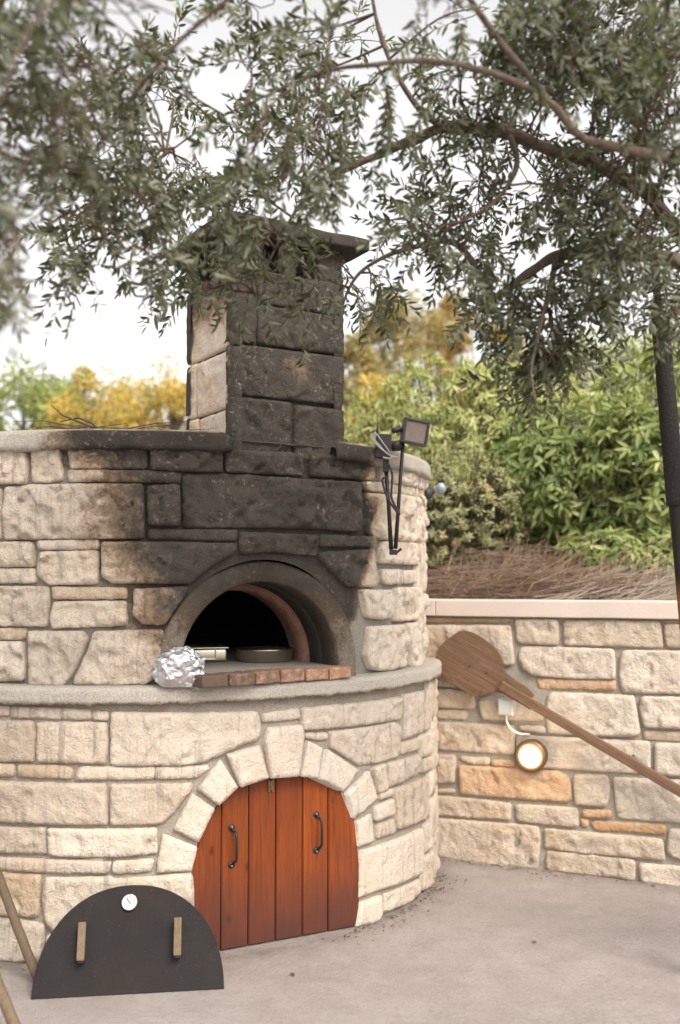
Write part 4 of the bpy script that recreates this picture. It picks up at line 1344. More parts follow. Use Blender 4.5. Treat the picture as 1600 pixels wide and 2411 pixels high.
mx = frame(fp(365, 540, -.03), (1, 0, -.05), (0.05, 0, 1), None)
from_bm('control_box', box_bm(mx, (-.036, -.056, -.03), (.036, .056, .03), .007, 3), BLACKPLASTIC, flood, False)
from_bm('socket', box_bm(frame(fp(405, 800, -.03), (1, 0, 0), (0, 0, 1)), (-.015, -.032, -.012), (.014, .026, .012), .004), BLACKPLASTIC, flood, False)
V, Fc = tube([fp(283, 400, -.03), fp(284, 300, -.03), fp(288, 195, -.03)], [.006, .005, .003], 8)
build('antenna', V, Fc, BLACKPLASTIC, flood, True)
bm = lathe_bm(frame(fp(548, 530, .02), (0, 0, 1), (0, 1, 0), (1, 0, .1)), [(.012, -.026), (.025, -.02), (.026, .015), (.015, .026)], 16)
from_bm('clamp', bm, BLACKPLASTIC, flood, True)
bm = lathe_bm(frame(fp(560, 310, .02), (0, 0, 1), (0, 1, 0), (1, 0, .1)), [(.006, -.028), (.014, -.02), (.014, .0), (.010, .03)], 14)
from_bm('knuckle', bm, BLACKPLASTIC, flood, True)
for pts, r_, mt2 in (([(225, 360), (190, 400), (250, 490), (360, 590), (480, 680), (440, 705), (360, 690)], .004, GREYCABLE), ([(215, 370), (255, 460), (310, 520), (420, 640), (560, 690), (600, 620)], .0035, GREYCABLE),
                     ([(440, 780), (490, 930), (480, 1150), (490, 1280), (595, 1490)], .0055, BLACKPLASTIC), ([(400, 960), (355, 1010), (390, 1160), (450, 1300), (590, 1500)], .0055, BLACKPLASTIC),
                     ([(270, 400), (240, 350), (290, 380), (320, 430), (470, 640)], .003, GREYCABLE)):
    V, Fc = tube([Vector(p) for p in spline([fp(x, y, -.075) for x, y in pts], 6)], r_, 6)
    build('cable', V, Fc, mt2, flood, True)
sp_c = Vector(at_depth(1010, 1160, 5.32))
spot = thing('wall_spotlight', tuple(sp_c), 'small blue-grey bulb spotlight on black bracket at the side of the oven drum', 'spotlight')
dv = Vector((.86, -.15, .32)).normalized()
mx = frame(sp_c, dv.orthogonal().normalized(), dv.cross(dv.orthogonal().normalized()), dv)
from_bm('bracket', lathe_bm(mx, [(.030, -.03), (.036, -.01), (.030, .008), (.016, .014), (.012, .03)], 20), BLACKPLASTIC, spot, True)
from_bm('bulb', lathe_bm(mx, [(.009, .02), (.011, .035), (.021, .047), (.029, .062), (.029, .078), (.02, .089), (.003, .092)], 24), BULBGREY, spot, True)

# ------------------------------------------------------------------ poles
def pole(name, a, b, r0, r1, mat, label, cat, group=None, bend=.006):
    t = thing(name, tuple(a), label, cat, group)
    a, b = Vector(a), Vector(b)
    sd_ = (b - a).cross(Vector((0, 1, .2))).normalized()
    P = [a + (b - a) * k / 24 + sd_ * bend * math.sin(k / 24 * 7) + Vector((0, bend * noise.noise(Vector((k * .7, 3, 0))), 0)) for k in range(25)]
    V, Fc = tube(P, [r0 + (r1 - r0) * k / 24 for k in range(25)], 12)
    build('shaft', V, Fc, mat, t, True)
    return t
pa = Vector(at_z(84, 2322, .012)) + Vector((0, .04, 0))
pq = Vector(at_depth(2, 2070, pa.y + .10))
pole('wooden_pole', pa, pa + (pq - pa) * 3.4, .018, .016, GREYWOOD, 'grey weathered wooden pole with its foot behind the steel oven door', 'pole')
pa = Vector(at_z(62, 2480, .012))
pq = Vector(at_depth(2, 2328, pa.y + .10))
pole('wooden_pole', pa, pa + (pq - pa) * 6.5, .019, .017, GREYWOOD, 'pale weathered wooden pole standing clear in front of the steel oven door', 'pole')
# long tool with a dark sleeve, leaning by the tree
def tp(px, py, d): return Vector(at_depth(px, py, d))
ta, tb = tp(1552, 735, 3.70), tp(1592, 1190, 3.74)
td = (tb - ta).normalized()
foot = tb + td * ((tb.z - .01) / -td.z)
tool = thing('long_oven_tool', tuple(foot), 'long pole with black metal sleeve and thin rod tip over orange wooden shaft', 'tool')
P = [foot + (tb - foot) * k / 14 for k in range(15)]
V, Fc = tube(P + [tb - td * .12], [.0275] * 15 + [.0275], 16)
build('shaft', V, Fc, CHARWOOD, tool, True, {'soot': [sst((v.z - 1.40) / .2) for v in V]})
SLEEVE = make_mortar('scorched_sleeve', (.028, .026, .025), (.05, .046, .044), False, .25)
V, Fc = tube([tb + td * .0, tb - td * .02, ta + td * .06, ta + td * .015, ta, ta - td * .008], [.036, .0365, .033, .031, .026, .015], 20)
build('sleeve', V, Fc, SLEEVE, tool, True)
rt = tp(1529, 560, 3.66)
V, Fc = tube([ta, ta + (rt - ta) * .5, rt], [.0155, .013, .007], 10)
build('rod_tip', V, Fc, SLEEVE, tool, True)

# ------------------------------------------------------------------ foliage helpers
class Leaves:
    """collects leaves (base, direction, face normal, length, width, shade) and builds them as one mesh"""
    def __init__(s): s.a = []
    def add(s, p, d, n, L, W, v): s.a.append((*p, *d, *n, L, W, v))
    def mesh(s, fold=.22, curl=.12, seed=1):
        A = np.array(s.a)
        P, D, N, L, W, v = A[:, 0:3], A[:, 3:6], A[:, 6:9], A[:, 9:10], A[:, 10:11], A[:, 11]
        D = D / np.linalg.norm(D, axis=1, keepdims=True)
        S = np.cross(D, N); S /= np.linalg.norm(S, axis=1, keepdims=True) + 1e-9
        U = np.cross(S, D)
        rs = np.random.RandomState(seed); c = curl * rs.uniform(-.3, 1.6, (len(A), 1)) * L
        pts = [P, P + D * L * .34 + S * W * .5 + U * (W * fold), P + D * L * .70 + S * W * .42 + U * (W * fold) - U * c * .5, P + D * L - U * c,
               P + D * L * .70 - S * W * .42 + U * (W * fold) - U * c * .5, P + D * L * .34 - S * W * .5 + U * (W * fold)]
        V = np.stack(pts, 1).reshape(-1, 3)
        b = np.arange(len(A))[:, None] * 6
        Fq = np.concatenate([b + np.array([[0, 1, 2, 3]]), b + np.array([[0, 3, 4, 5]])], 0)
        return V, Fq, np.repeat(v, 6)
    def build(s, name, mat, parent, **k):
        V, Fq, v = s.mesh(**k)
        return build(name, V, Fq, mat, parent, False, {'lv': v}, kind='stuff')
class Tubes:
    def __init__(s): s.V, s.F = [], []
    def add(s, pts, rad, seg=4):
        v, f = tube(pts, rad, seg, False)
        o_ = len(s.V); s.V += [tuple(q) for q in v]; s.F += [tuple(i + o_ for i in q) for q in f]
    def build(s, name, mat, parent, kind='stuff'):
        return build(name, s.V, np.array(s.F), mat, parent, True, None, kind=kind)
def rvec(r):
    while True:
        v = Vector((r.uniform(-1, 1), r.uniform(-1, 1), r.uniform(-1, 1)))
        if .05 < v.length < 1: return v.normalized()

# ------------------------------------------------------------------ the olive tree
ro = random.Random(31)
TRB = Vector((2.05, 3.5, 0))
olive = thing('olive_tree', tuple(TRB), 'large olive tree overhanging the oven with crooked grey limbs and fine leaves', 'tree')
def pd(px, py, d): return np.array(at_depth(px, py, d))
def limb(name, pts, radii, n=7):
    P = spline([np.array([*p, r]) for p, r in zip(pts, radii)], n)
    Q = []
    for i, p in enumerate(P):
        j = Vector(p[:3]); k = max(p[3], .003)
        Q.append((j + Vector((noise.noise(j * 7), noise.noise(j * 7 + Vector((9, 0, 0))), noise.noise(j * 7 + Vector((0, 5, 0))))) * min(.012, k * .5), k * (1 + .22 * noise.noise(j * 14))))
    V, Fc = tube([q[0] for q in Q], [q[1] for q in Q], 10)
    build(name, V, Fc, BARK, olive, True)
    return [(q[0], q[1]) for q in Q]
FORK = pd(1690, 650, 3.25)
trunk = limb('trunk', [np.array(TRB) + [0, 0, -.05], np.array(TRB) + [-.03, -.02, .35], np.array(TRB) + [-.10, .03, 1.0], np.array(TRB) + [-.22, -.03, 1.7], FORK, pd(1730, 470, 3.15), pd(1700, 200, 3.0), pd(1580, -120, 2.7), pd(1400, -500, 2.5)],
             [.19, .15, .125, .11, .085, .055, .04, .03, .02])
LIMBS = []
def add_limb(pts, rad): LIMBS.append(limb('limb', pts, rad))
add_limb([FORK, pd(1578, 520, 3.2), pd(1505, 440, 3.15), pd(1400, 385, 3.1), pd(1290, 352, 3.1), pd(1200, 316, 3.15), pd(1130, 306, 3.2), pd(1040, 302, 3.25), pd(965, 333, 3.3), pd(895, 362, 3.3), pd(830, 392, 3.3), pd(760, 432, 3.3), pd(700, 490, 3.32), pd(655, 570, 3.35), pd(600, 690, 3.4)],
         [.04, .026, .022, .021, .020, .021, .021, .020, .018, .015, .012, .009, .006, .004, .002])
add_limb([FORK, pd(1560, 604, 3.2), pd(1470, 604, 3.2), pd(1390, 590, 3.2), pd(1310, 600, 3.2), pd(1245, 640, 3.2), pd(1195, 682, 3.2), pd(1158, 708, 3.2)], [.04, .022, .019, .018, .018, .017, .015, .012])
add_limb([pd(1165, 704, 3.2), pd(1135, 668, 3.2), pd(1110, 610, 3.2), pd(1060, 570, 3.25), pd(985, 580, 3.3), pd(905, 605, 3.3), pd(840, 650, 3.35), pd(806, 720, 3.38), pd(800, 800, 3.4)], [.014, .012, .011, .010, .009, .007, .006, .004, .002])
add_limb([pd(1640, 380, 2.95), pd(1400, 335, 2.7), pd(1300, 245, 2.65), pd(1200, 188, 2.6), pd(1100, 156, 2.6), pd(1000, 144, 2.6), pd(900, 150, 2.6), pd(780, 165, 2.7), pd(650, 215, 2.85), pd(480, 300, 3.0), pd(330, 420, 3.1), pd(240, 560, 3.15)], [.02, .013, .011, .0095, .009, .0085, .007, .005, .004, .003, .0025, .002])
add_limb([pd(1300, 245, 2.65), pd(1235, 170, 2.6), pd(1165, 80, 2.55), pd(1110, 5, 2.5), pd(1040, -100, 2.45), pd(930, -220, 2.3), pd(760, -260, 2.1)], [.009, .009, .0085, .008, .008, .007, .005])
add_limb([pd(1040, 302, 3.25), pd(985, 250, 3.2), pd(930, 170, 3.15), pd(890, 60, 3.1), pd(870, -40, 3.05)], [.012, .010, .008, .007, .005])
add_limb([pd(1520, -120, 2.7), pd(1150, -250, 2.3), pd(760, -190, 1.9), pd(480, -170, 1.65), pd(260, -90, 1.5), pd(90, 40, 1.45), pd(-10, 260, 1.45)], [.035, .022, .014, .007, .0045, .003, .002])
add_limb([pd(760, -190, 1.9), pd(560, -20, 2.05), pd(400, 120, 2.2), pd(260, 300, 2.35), pd(160, 500, 2.45)], [.012, .006, .005, .004, .002])
add_limb([pd(1200, 316, 3.15), pd(1215, 390, 3.05), pd(1170, 470, 3.0), pd(1090, 520, 3.0)], [.012, .009, .006, .003])
add_limb([pd(1310, 600, 3.2), pd(1290, 690, 3.1), pd(1268, 780, 3.05), pd(1250, 870, 3.02), pd(1262, 950, 3.02)], [.010, .008, .006, .004, .002])
NODES = [(p, r) for L in LIMBS for p, r in L]
NP = np.array([tuple(p) for p, r in NODES])

OL = Leaves(); OT = Tubes()
BIG = []                                     # leaves kept as parts of their own
def olive_twig(p, d, L, r, scale=1.0, sparse=1.0):
    n = max(4, int(L / .0125))
    pts = [Vector(p)]
    d = d.normalized()
    side = d.orthogonal().normalized(); side.rotate(Matrix.Rotation(r.uniform(0, 6.28), 3, d))
    bend = rvec(r) * .05
    for i in range(n):
        d = (d + bend * .5 + Vector((0, 0, -.022)) + rvec(r) * .05).normalized()
        pts.append(pts[-1] + d * (L / n))
        if i < 1: continue
        side.rotate(Matrix.Rotation(PI / 2 + r.uniform(-.3, .3), 3, d))
        side = (side - d * side.dot(d)).normalized()
        for sg in (1, -1):
            if r.random() > .84 * sparse: continue
            ld = (d * r.uniform(.55, 1.1) + side * sg + rvec(r) * .25).normalized()
            LL = r.uniform(.029, .051) * scale * (1 - .25 * (i / n > .85))
            nn = (ld.cross(d) + rvec(r) * .6).normalized()
            OL.add(pts[-1], ld, nn, LL, LL * r.uniform(.25, .32), min(1, max(0, r.gauss(.42, .22))))
    ld = (d + rvec(r) * .2).normalized()
    OL.add(pts[-1], ld, rvec(r), .04 * scale, .009 * scale, r.random())
    OT.add(pts, [.0017 - .0011 * i / n for i in range(n + 1)], 3)
def cluster(px, py, dep, rad_px, n, r, sparse=1.0, droop=.35, scale=1.0):
    """a branchlet from the nearest limb to this place, with n leafy twigs about it"""
    c = Vector(pd(px, py, dep)); R = rad_px / F * dep
    i = int(np.argmin(((NP - np.array(c)) ** 2).sum(1) + .02 * (NP[:, 0] < c.x - .1)))
    q = NODES[i][0]
    mid = (c + q) / 2 + rvec(r) * (c - q).length * .12 + Vector((0, 0, .06 * (c - q).length))
    P = [Vector(x) for x in spline([q, mid, c, c + (c - q).normalized() * R * .6 + Vector((0, 0, -R * droop))], 6)]
    OT.add(P, [(.005 - .0036 * k / (len(P) - 1)) * min(1, dep / 3.2) ** 1.6 for k in range(len(P))], 5)
    axis = (c - q).normalized()
    for k in range(n):
        o_ = rvec(r) * R * r.random() ** .5
        s_ = c + o_ * Vector((1, 1, .75)).length / 1.6
        d = (o_.normalized() * .7 + axis * .5 + Vector((-.15, 0, -droop)) + rvec(r) * .5).normalized()
        olive_twig(s_, d, r.uniform(.10, .22), r, scale, sparse)
        # stalk back to the branchlet
        b_ = P[r.randrange(6, len(P))]
        OT.add([b_, (b_ + s_) / 2 + rvec(r) * .015, s_], [.0022, .002, .0017], 3)
REG = [  # polygon in photograph pixels, depth range, number of clusters, twigs each, cluster radius, sparseness
 ([(-80, -60), (420, -60), (330, 150), (215, 300), (120, 450), (30, 600), (-80, 680)], (1.8, 2.5), 31, 8, 85, .82),
 ([(180, 200), (330, 120), (470, 30), (860, -40), (870, 330), (720, 430), (600, 490), (470, 520), (300, 560), (130, 520)], (2.6, 3.6), 41, 8, 72, .80),
 ([(420, 480), (600, 500), (780, 560), (810, 640), (780, 740), (690, 800), (560, 740), (440, 700)], (3.15, 3.6), 14, 6, 52, .62),
 ([(70, 520), (400, 500), (400, 620), (300, 680), (190, 650), (90, 640)], (2.6, 3.3), 6, 5, 55, .65),
 ([(1200, 330), (1330, 340), (1620, 330), (1640, 640), (1480, 660), (1350, 560), (1160, 560), (990, 560), (955, 500), (1020, 440), (1150, 400)], (2.8, 3.6), 27, 7, 66, .85),
 ([(1190, -40), (1660, -60), (1660, 340), (1330, 330), (1260, 190)], (2.5, 3.5), 40, 8, 78, .86),
 ([(860, 150), (1240, 160), (1260, 300), (1100, 290), (960, 290), (860, 320)], (2.7, 3.4), 12, 6, 58, .78),
 ([(1080, 660), (1240, 690), (1400, 690), (1380, 780), (1310, 830), (1290, 930), (1230, 930), (1190, 800)], (3.0, 3.3), 16, 7, 36, .8),
 ([(940, 490), (1110, 500), (1110, 620), (960, 600)], (3.0, 3.4), 6, 7, 55, .9),
 ([(1300, 600), (1640, 620), (1640, 740), (1350, 740)], (2.9, 3.5), 8, 6, 50, .8),
 ([(860, -30), (1150, -30), (1140, 30), (880, 20)], (2.4, 3.0), 3, 4, 60, .7),
 ([(830, 600), (960, 560), (900, 640), (820, 740)], (3.2, 3.45), 3, 4, 40, .7),
 ([(-60, 560), (60, 600), (60, 700), (-60, 720)], (1.45, 1.7), 3, 4, 50, .7),
]
for P, (d0, d1), nc, nt, rad, spx in REG:
    A = np.array(P, float); lo, hi = A.min(0), A.max(0); k = 0
    while k < nc:
        x, y = ro.uniform(lo[0], hi[0]), ro.uniform(lo[1], hi[1])
        if not in_poly(np.array([x]), np.array([y]), A)[0]: continue
        cluster(x, y, ro.uniform(d0, d1), rad, nt, ro, spx)
        k += 1
# crown beyond the frame: over the camera's right and above
for k in range(16):
    cluster(ro.uniform(1650, 2300), ro.uniform(-700, 500), ro.uniform(2.2, 3.8), 110, 5, ro, 1.0)
for k in range(10):
    cluster(ro.uniform(200, 1700), ro.uniform(-700, -80), ro.uniform(1.7, 3.2), 110, 5, ro, 1.0)
# single leaves that show largest become parts
A = np.array(OL.a)
pxs = np.stack([(A[:, 0] / A[:, 1] * F + 800), -(A[:, 2] - EYE) / A[:, 1] * F + 1370], 1)
vis = (pxs[:, 0] > 0) & (pxs[:, 0] < 1600) & (pxs[:, 1] > 0) & (pxs[:, 1] < 1000)
order = np.argsort(-(A[:, 9] / A[:, 1]) * vis)[:280]
sel = set(order.tolist())
rest = Leaves(); rest.a = [a for i, a in enumerate(OL.a) if i not in sel]
rest.build('foliage', OLIVE_LEAF, olive)
OT.build('twigs', TWIG, olive)
leaf_me = []
for q in range(5):
    L1 = Leaves(); L1.add((0, 0, 0), (0, 1, 0), (0, 0, 1), .046, .0108, q / 4)
    V, Fq, v = L1.mesh(seed=q)
    ob = build('leaf', V, Fq, OLIVE_LEAF, olive, False, {'lv': v}); leaf_me.append(ob.data); bpy.data.objects.remove(ob)
for i in order:
    p, d, nn, LL, sh = Vector(A[i, 0:3]), Vector(A[i, 3:6]).normalized(), Vector(A[i, 6:9]), A[i, 9], A[i, 11]
    s_ = d.cross(nn).normalized(); u_ = s_.cross(d)
    ob = bpy.data.objects.new('leaf', leaf_me[int(min(.999, sh) * 5)]); COL.objects.link(ob); ob.parent = olive
    ob.matrix_local = frame(p - TRB, s_, d, u_) @ Matrix.Scale(LL / .046, 4)

# ------------------------------------------------------------------ broad-leaved hedge shrubs on the bank
rh = random.Random(77)
def shrub(px, Y, w, zt, n_, mat, label, leaf=(.09, .15), wid=.30, spots=1.0, part_leaves=0, group=None, depthr=.9, name='broadleaf_shrub', rosette=9, zb=None, shade=(.45, .24)):
    x = (px - 800) / F * Y
    dd = (WORG - Vector((x, Y, 0))).dot(WNV)
    z0 = bank_z(max(dd, 0)) - .03 if zb is None else zb
    t = thing(name, (x, Y, z0), label, 'shrub', group)
    base = Vector((x, Y, z0)); h = zt - z0
    ST = Tubes(); LV = Leaves()
    for k in range(9):
        an = 6.28 * k / 9 + rh.uniform(-.3, .3)
        e = base + Vector((math.cos(an) * w * .55, math.sin(an) * depthr * .55, h * rh.uniform(.5, .85)))
        P = [Vector(q) for q in spline([base + Vector((math.cos(an) * .05, math.sin(an) * .05, -.05)), base + (e - base) * .5 + rvec(rh) * .08, e], 6)]
        ST.add(P, [.016 - .012 * i / (len(P) - 1) for i in range(len(P))], 5)
    # shoots end on a lumpy ellipsoid
    lob = [(rvec(rh), rh.uniform(.7, 1.12)) for _ in range(14)]
    for k in range(int(n_ * (1.5 if wid > .25 else 2.1))):
        v = rvec(rh)
        if v.y > .35 and rh.random() < .75: v.y = -v.y
        s_ = max(l[1] * max(0, v.dot(l[0])) ** 3 for l in lob)
        rr_ = (.72 + .34 * min(1, s_)) * (rh.random() ** .22)
        c = base + Vector((v.x * w * rr_, v.y * depthr * rr_, h * .52 + v.z * h * .52 * rr_))
        if c.z < z0 + .02: c.z = z0 + rh.uniform(.02, .2)
        ax = (v + Vector((0, -.15, .75)) + rvec(rh) * .45).normalized()
        o1 = ax.orthogonal().normalized(); o2 = ax.cross(o1)
        ph = rh.uniform(0, 6.28); m_ = rosette + rh.randrange(-2, 3)
        sv = rh.gauss(shade[0], shade[1])
        for i in range(m_):
            a = ph + i * 2.4
            up = rh.uniform(-.55, .75)
            d = (o1 * math.cos(a) + o2 * math.sin(a) + ax * up + Vector((0, 0, -.25))).normalized()
            LL = rh.uniform(*leaf) * (.62 if rh.random() < .25 else .85)
            LV.add(c + ax * (i * .006), d, (ax + rvec(rh) * .3), LL, LL * wid * rh.uniform(.85, 1.15), min(1, max(0, sv + rh.gauss(0, .13))))
        ST.add([c - ax * .16 + rvec(rh) * .02, c, c + ax * .05], [.005, .004, .003], 3)
    if part_leaves:
        A = np.array(LV.a)
        order = np.argsort(A[:, 1] - 1.2 * A[:, 9])[:part_leaves]
        sel = set(order.tolist())
        mes = []
        for q in range(5):
            L1 = Leaves(); L1.add((0, 0, 0), (0, 1, 0), (0, 0, 1), .12, .12 * wid, q / 4)
            V, Fq, v_ = L1.mesh(seed=q); ob = build('leaf', V, Fq, mat, t, False, {'lv': v_}); mes.append(ob.data); bpy.data.objects.remove(ob)
        for i in order:
            d, nn = Vector(A[i, 3:6]).normalized(), Vector(A[i, 6:9])
            s2 = d.cross(nn).normalized()
            ob = bpy.data.objects.new('leaf', mes[int(min(.999, A[i, 11]) * 5)]); COL.objects.link(ob); ob.parent = t
            ob.matrix_local = frame(Vector(A[i, 0:3]) - base, s2, d, s2.cross(d)) @ Matrix.Scale(A[i, 9] / .12, 4)
        LV.a = [a for i, a in enumerate(LV.a) if i not in sel]
    LV.build('crown', mat, t, curl=.18)
    ST.build('stems', TWIG, t)
    return t
HG = None
shrub(1330, 7.5, .95, 2.75, 420, BIG_LEAF, 'dense broad-leaved green shrub low behind the coping, drooping dark leaves', (.10, .17), .27, part_leaves=220, shade=(.30, .2))
shrub(1580, 7.1, .85, 3.05, 380, BIG_LEAF, 'tall broad-leaved green shrub behind the dark-sleeved pole', (.10, .16), .27, part_leaves=150, shade=(.40, .2))
shrub(1120, 8.3, 1.15, 3.35, 560, BIG_LEAF, 'pale green bushy shrub rising behind the oven spotlight', (.08, .14), .18, shade=(.80, .18))
shrub(1400, 8.7, 1.2, 3.75, 560, BIG_LEAF, 'tall light green shrub behind the hanging olive spray', (.08, .14), .18, shade=(.78, .18))
shrub(1680, 8.9, 1.2, 4.0, 460, BIG_LEAF, 'tallest yellowish green shrub at the end of the hedge', (.08, .14), .18, shade=(.80, .18))
shrub(905, 9.0, 1.0, 3.15, 420, BIG_LEAF, 'light green shrub between the chimney and the floodlight', (.07, .12), .20, shade=(.85, .16))
shrub(1060, 7.2, .62, 2.55, 420, GREY_LEAF, 'loose grey-green shrub with orange flowers beside the oven drum', (.03, .06), .35, name='flowering_shrub', rosette=10, depthr=.6, shade=(.40, .20))
shrub(1500, 6.7, .6, 1.82, 130, BIG_LEAF, 'low leafy shrub just behind the wall coping', (.07, .12), .34, part_leaves=80, depthr=.4, shade=(.5, .2))

# ------------------------------------------------------------------ trees farther off
def far_tree(px, Y, ztop, w, mat, label, n_=2600, leaf=.14, zlow=.35, group=None, name='background_tree', depthr=None, seed=1, gap=.5):
    r = random.Random(seed * 13 + 5)
    x = (px - 800) / F * Y
    z0 = bank_z(Y - 5.5) - .1
    h = ztop - z0
    base = Vector((x, Y, z0))
    t = thing(name, tuple(base), label, 'tree', group)
    P = [base + Vector((.06 * noise.noise(Vector((k, seed, 0))) * w, 0, h * .7 * k / 6)) for k in range(7)]
    V, Fc = tube(P, [.05 * h / 3 * (1 - .11 * k) for k in range(7)], 8)
    build('trunk', V, Fc, BARK, t, True)
    LB = Tubes(); LV = Leaves()
    clumps = []
    for k in range(44):
        v = rvec(r)
        c = base + Vector((v.x * w * .8, v.y * (depthr or w) * .8, h * (zlow + (1 - zlow) * (.5 + .46 * v.z))))
        clumps.append((c, r.uniform(.22, .46) * w, r.uniform(-.28, .22)))
        LB.add([P[3 + k % 4], (P[3 + k % 4] + c) / 2 + Vector((0, 0, .1)), c], [.03, .02, .008], 4)
    for k in range(int(n_ * 3)):
        c, R, sv = clumps[r.randrange(44)]
        v = rvec(r)
        p = c + v * R * (r.random() ** .45)
        LV.add(p, (v + rvec(r) + Vector((0, 0, -.2))).normalized(), rvec(r), leaf * .62 * r.uniform(.6, 1.3), leaf * .62 * r.uniform(.35, .6), min(1, max(0, .45 + sv + r.gauss(0, .17))))
    LV.build('crown', mat, t, curl=.2)
    LB.build('branches', BARK, t)
    return t
far_tree(55, 17, 5.05, 1.0, GREEN_FAR, 'rounded sage-green tree over the left rim of the oven', 2600, .16, seed=1)
far_tree(130, 19, 5.35, .85, GREEN_FAR, 'darker green tree between sage and yellow trees', 2000, .16, seed=2)
far_tree(205, 16, 4.95, .72, YELLOW_LEAF, 'pointed bright yellow autumn tree beside the dark green tree', 1700, .13, seed=3)
far_tree(305, 17, 5.0, .78, YELLOW_LEAF, 'thin yellow autumn tree with sky showing through', 1100, .13, seed=4)
far_tree(402, 16, 5.05, .74, YELLOW_LEAF, 'orange-yellow autumn tree against the pale side of the chimney', 1700, .13, seed=5)
far_tree(815, 15, 5.2, .62, OLIVE_FAR, 'dark olive tree just beside the chimney', 1900, .14, seed=6)
far_tree(955, 19, 7.05, 1.0, OLIVE_FAR, 'tall brownish olive tree standing above the hedge', 3200, .16, seed=7)
far_tree(895, 13, 4.25, .42, YELLOW_LEAF, 'small yellow bush at the hedge top by the olive tree', 900, .12, seed=8)
far_tree(1055, 22, 8.1, .55, ORANGE_FAR, 'tall rusty orange tree top behind the olive tree', 1100, .16, seed=9)
far_tree(1120, 18, 6.45, .6, ORANGE_FAR, 'rust-brown tree behind the hanging olive twigs', 1500, .15, seed=10)
far_tree(1200, 16, 5.75, .45, YELLOW_LEAF, 'yellow tree top between rust-brown tree and hedge', 1000, .13, seed=11)

# ------------------------------------------------------------------ dry brush, twigs, litter
rb = random.Random(9)
BR = Tubes()
for k in range(1500):
    px = rb.uniform(1000, 1520); Y = rb.uniform(5.95, 6.9)
    x = (px - 800) / F * Y
    d0 = (WORG - Vector((x, Y, 0))).dot(WNV)
    if d0 < .38: continue
    z = bank_z(d0) + abs(rb.gauss(0, .10)) * (1.25 - abs(px - 1180) / 420)
    a = rb.gauss(0, .35); L_ = rb.uniform(.2, .6)
    d = Vector((math.cos(a), math.sin(a) * .6, rb.gauss(.05, .12))).normalized()
    c = Vector((x, Y, max(z, bank_z(d0) + .02)))
    BR.add([c - d * L_ / 2, c + rvec(rb) * .02, c + d * L_ / 2], [.003, .0028, .0015], 4)
bp = BR.build('brush_pile', DRYTWIG, None)
tag(bp, 'heap of dry reddish-brown cut twigs lying behind the wall coping', 'brush pile', kind='stuff')
B2 = Tubes()
for k in range(420):
    px = rb.uniform(1300, 1600); Y = rb.uniform(5.75, 6.5)
    x = (px - 800) / F * Y
    d0 = (WORG - Vector((x, Y, 0))).dot(WNV)
    if d0 < .36: continue
    a = rb.gauss(.45, .45); L_ = rb.uniform(.15, .5)
    d = Vector((math.cos(a), rb.gauss(0, .3), abs(math.sin(a)) * .5)).normalized()
    c = Vector((x, Y, bank_z(d0) + abs(rb.gauss(0, .06))))
    B2.add([c - d * L_ / 2, c + rvec(rb) * .02, c + d * L_ / 2], [.0028, .0024, .001], 4)
tag(B2.build('brush_pile', make_twig('grey_brush', (.30, .25, .20), (.40, .33, .27)), None), 'smaller heap of pale grey dry twigs next to the leafy shrub behind the coping', 'brush pile', kind='stuff')
GR = Tubes()
for k in range(380):
    px = rb.uniform(1020, 1560); Y = rb.uniform(6.0, 7.0)
    x = (px - 800) / F * Y
    d0 = (WORG - Vector((x, Y, 0))).dot(WNV)
    if d0 < .4: continue
    c = Vector((x, Y, bank_z(d0)))
    lean_ = Vector((rb.gauss(.3, .5), rb.gauss(-.1, .3), 1)).normalized(); L_ = rb.uniform(.15, .45)
    GR.add([c, c + lean_ * L_ * .5, c + lean_ * L_ + Vector((rb.gauss(.05, .06), 0, -.05))], [.003, .0025, .001], 3)
g_ = GR.build('dry_grass', STRAW, None)
tag(g_, 'thin pale dry grass stalks sticking out of the brush heap', 'grass', kind='stuff')
TW = Tubes()
rt_ = random.Random(3)
c0_ = Vector(at_z(335, 985, Z_CAP)) ; c0_.y = CY - 1.30
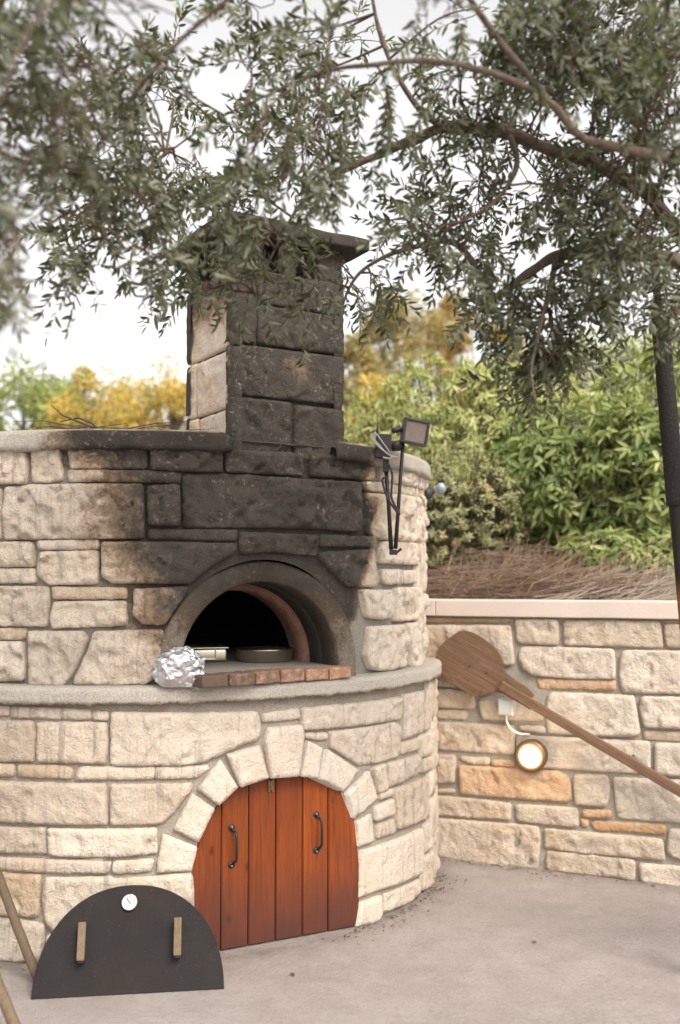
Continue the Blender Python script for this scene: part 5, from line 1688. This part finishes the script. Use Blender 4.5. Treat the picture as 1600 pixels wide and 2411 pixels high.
for k in range(26):
    a = rt_.uniform(-.5, .5) + (PI if k % 2 else 0); L_ = rt_.uniform(.12, .42)
    s0 = Vector((rt_.uniform(-1.20, -.84), rt_.uniform(4.16, 4.30), Z_CAP + .006 + rt_.uniform(0, .018)))
    d = Vector((math.cos(a), math.sin(a) * .3, rt_.uniform(0, .14)))
    TW.add([s0, s0 + d * L_ * .5 + rvec(rt_) * .012, s0 + d * L_ + Vector((0, 0, -.02 * rt_.random()))], [.003, .0025, .0012], 4)
for pts in ([(-1.02, 4.22, .005), (-1.06, 4.22, .05), (-1.12, 4.23, .075), (-1.20, 4.24, .06)], [(-1.00, 4.22, .005), (-1.09, 4.22, .045), (-1.19, 4.22, .085), (-1.24, 4.23, .13)]):
    TW.add([Vector(q) + Vector((0, 0, Z_CAP)) for q in pts], [.0055, .005, .004, .002], 5)
tw = TW.build('dry_twigs', TWIG, None)
tag(tw, 'few dry fallen twigs lying on the oven roof rim', 'twigs', kind='stuff')
# litter gathered at the foot of the masonry
LI = Leaves()
rl = random.Random(15)
for k in range(520):
    if k < 190:
        th = rl.uniform(math.radians(36), math.radians(80)); r_ = R_LOW + abs(rl.gauss(.02, .05))
        p = cyl_pt(th, .004, r_)
    elif k < 380:
        p = wall_pt(rl.uniform(-.2, 2.0), .004, .01 + abs(rl.gauss(0, .06)))
    elif k < 420:
        th = rl.uniform(math.radians(-25), math.radians(0)); p = cyl_pt(th, .004, R_LOW + abs(rl.gauss(.03, .06)))
    else:
        if k > 426: continue
        p = Vector((rl.uniform(-1.4, 1.6), rl.uniform(3.2, 5.0), .004))
        if (p - OVC).length < R_LOW + .05: continue
    a = rl.uniform(0, 6.28)
    L_ = rl.uniform(.006, .022) if k < 420 else rl.uniform(.008, .035)
    LI.add(p, (math.cos(a), math.sin(a), .12), (rl.gauss(0, .3), rl.gauss(0, .3), 1), L_, L_ * rl.uniform(.25, .6), rl.random())
li = LI.build('leaf_litter', make_leaf('litter', [(.07, .05, .035), (.14, .09, .055), (.22, .15, .09)], (.15, .1, .06), .05, .9), None)
tag(li, 'small dry brown leaf litter scattered on the patio concrete', 'leaf litter', kind='stuff')
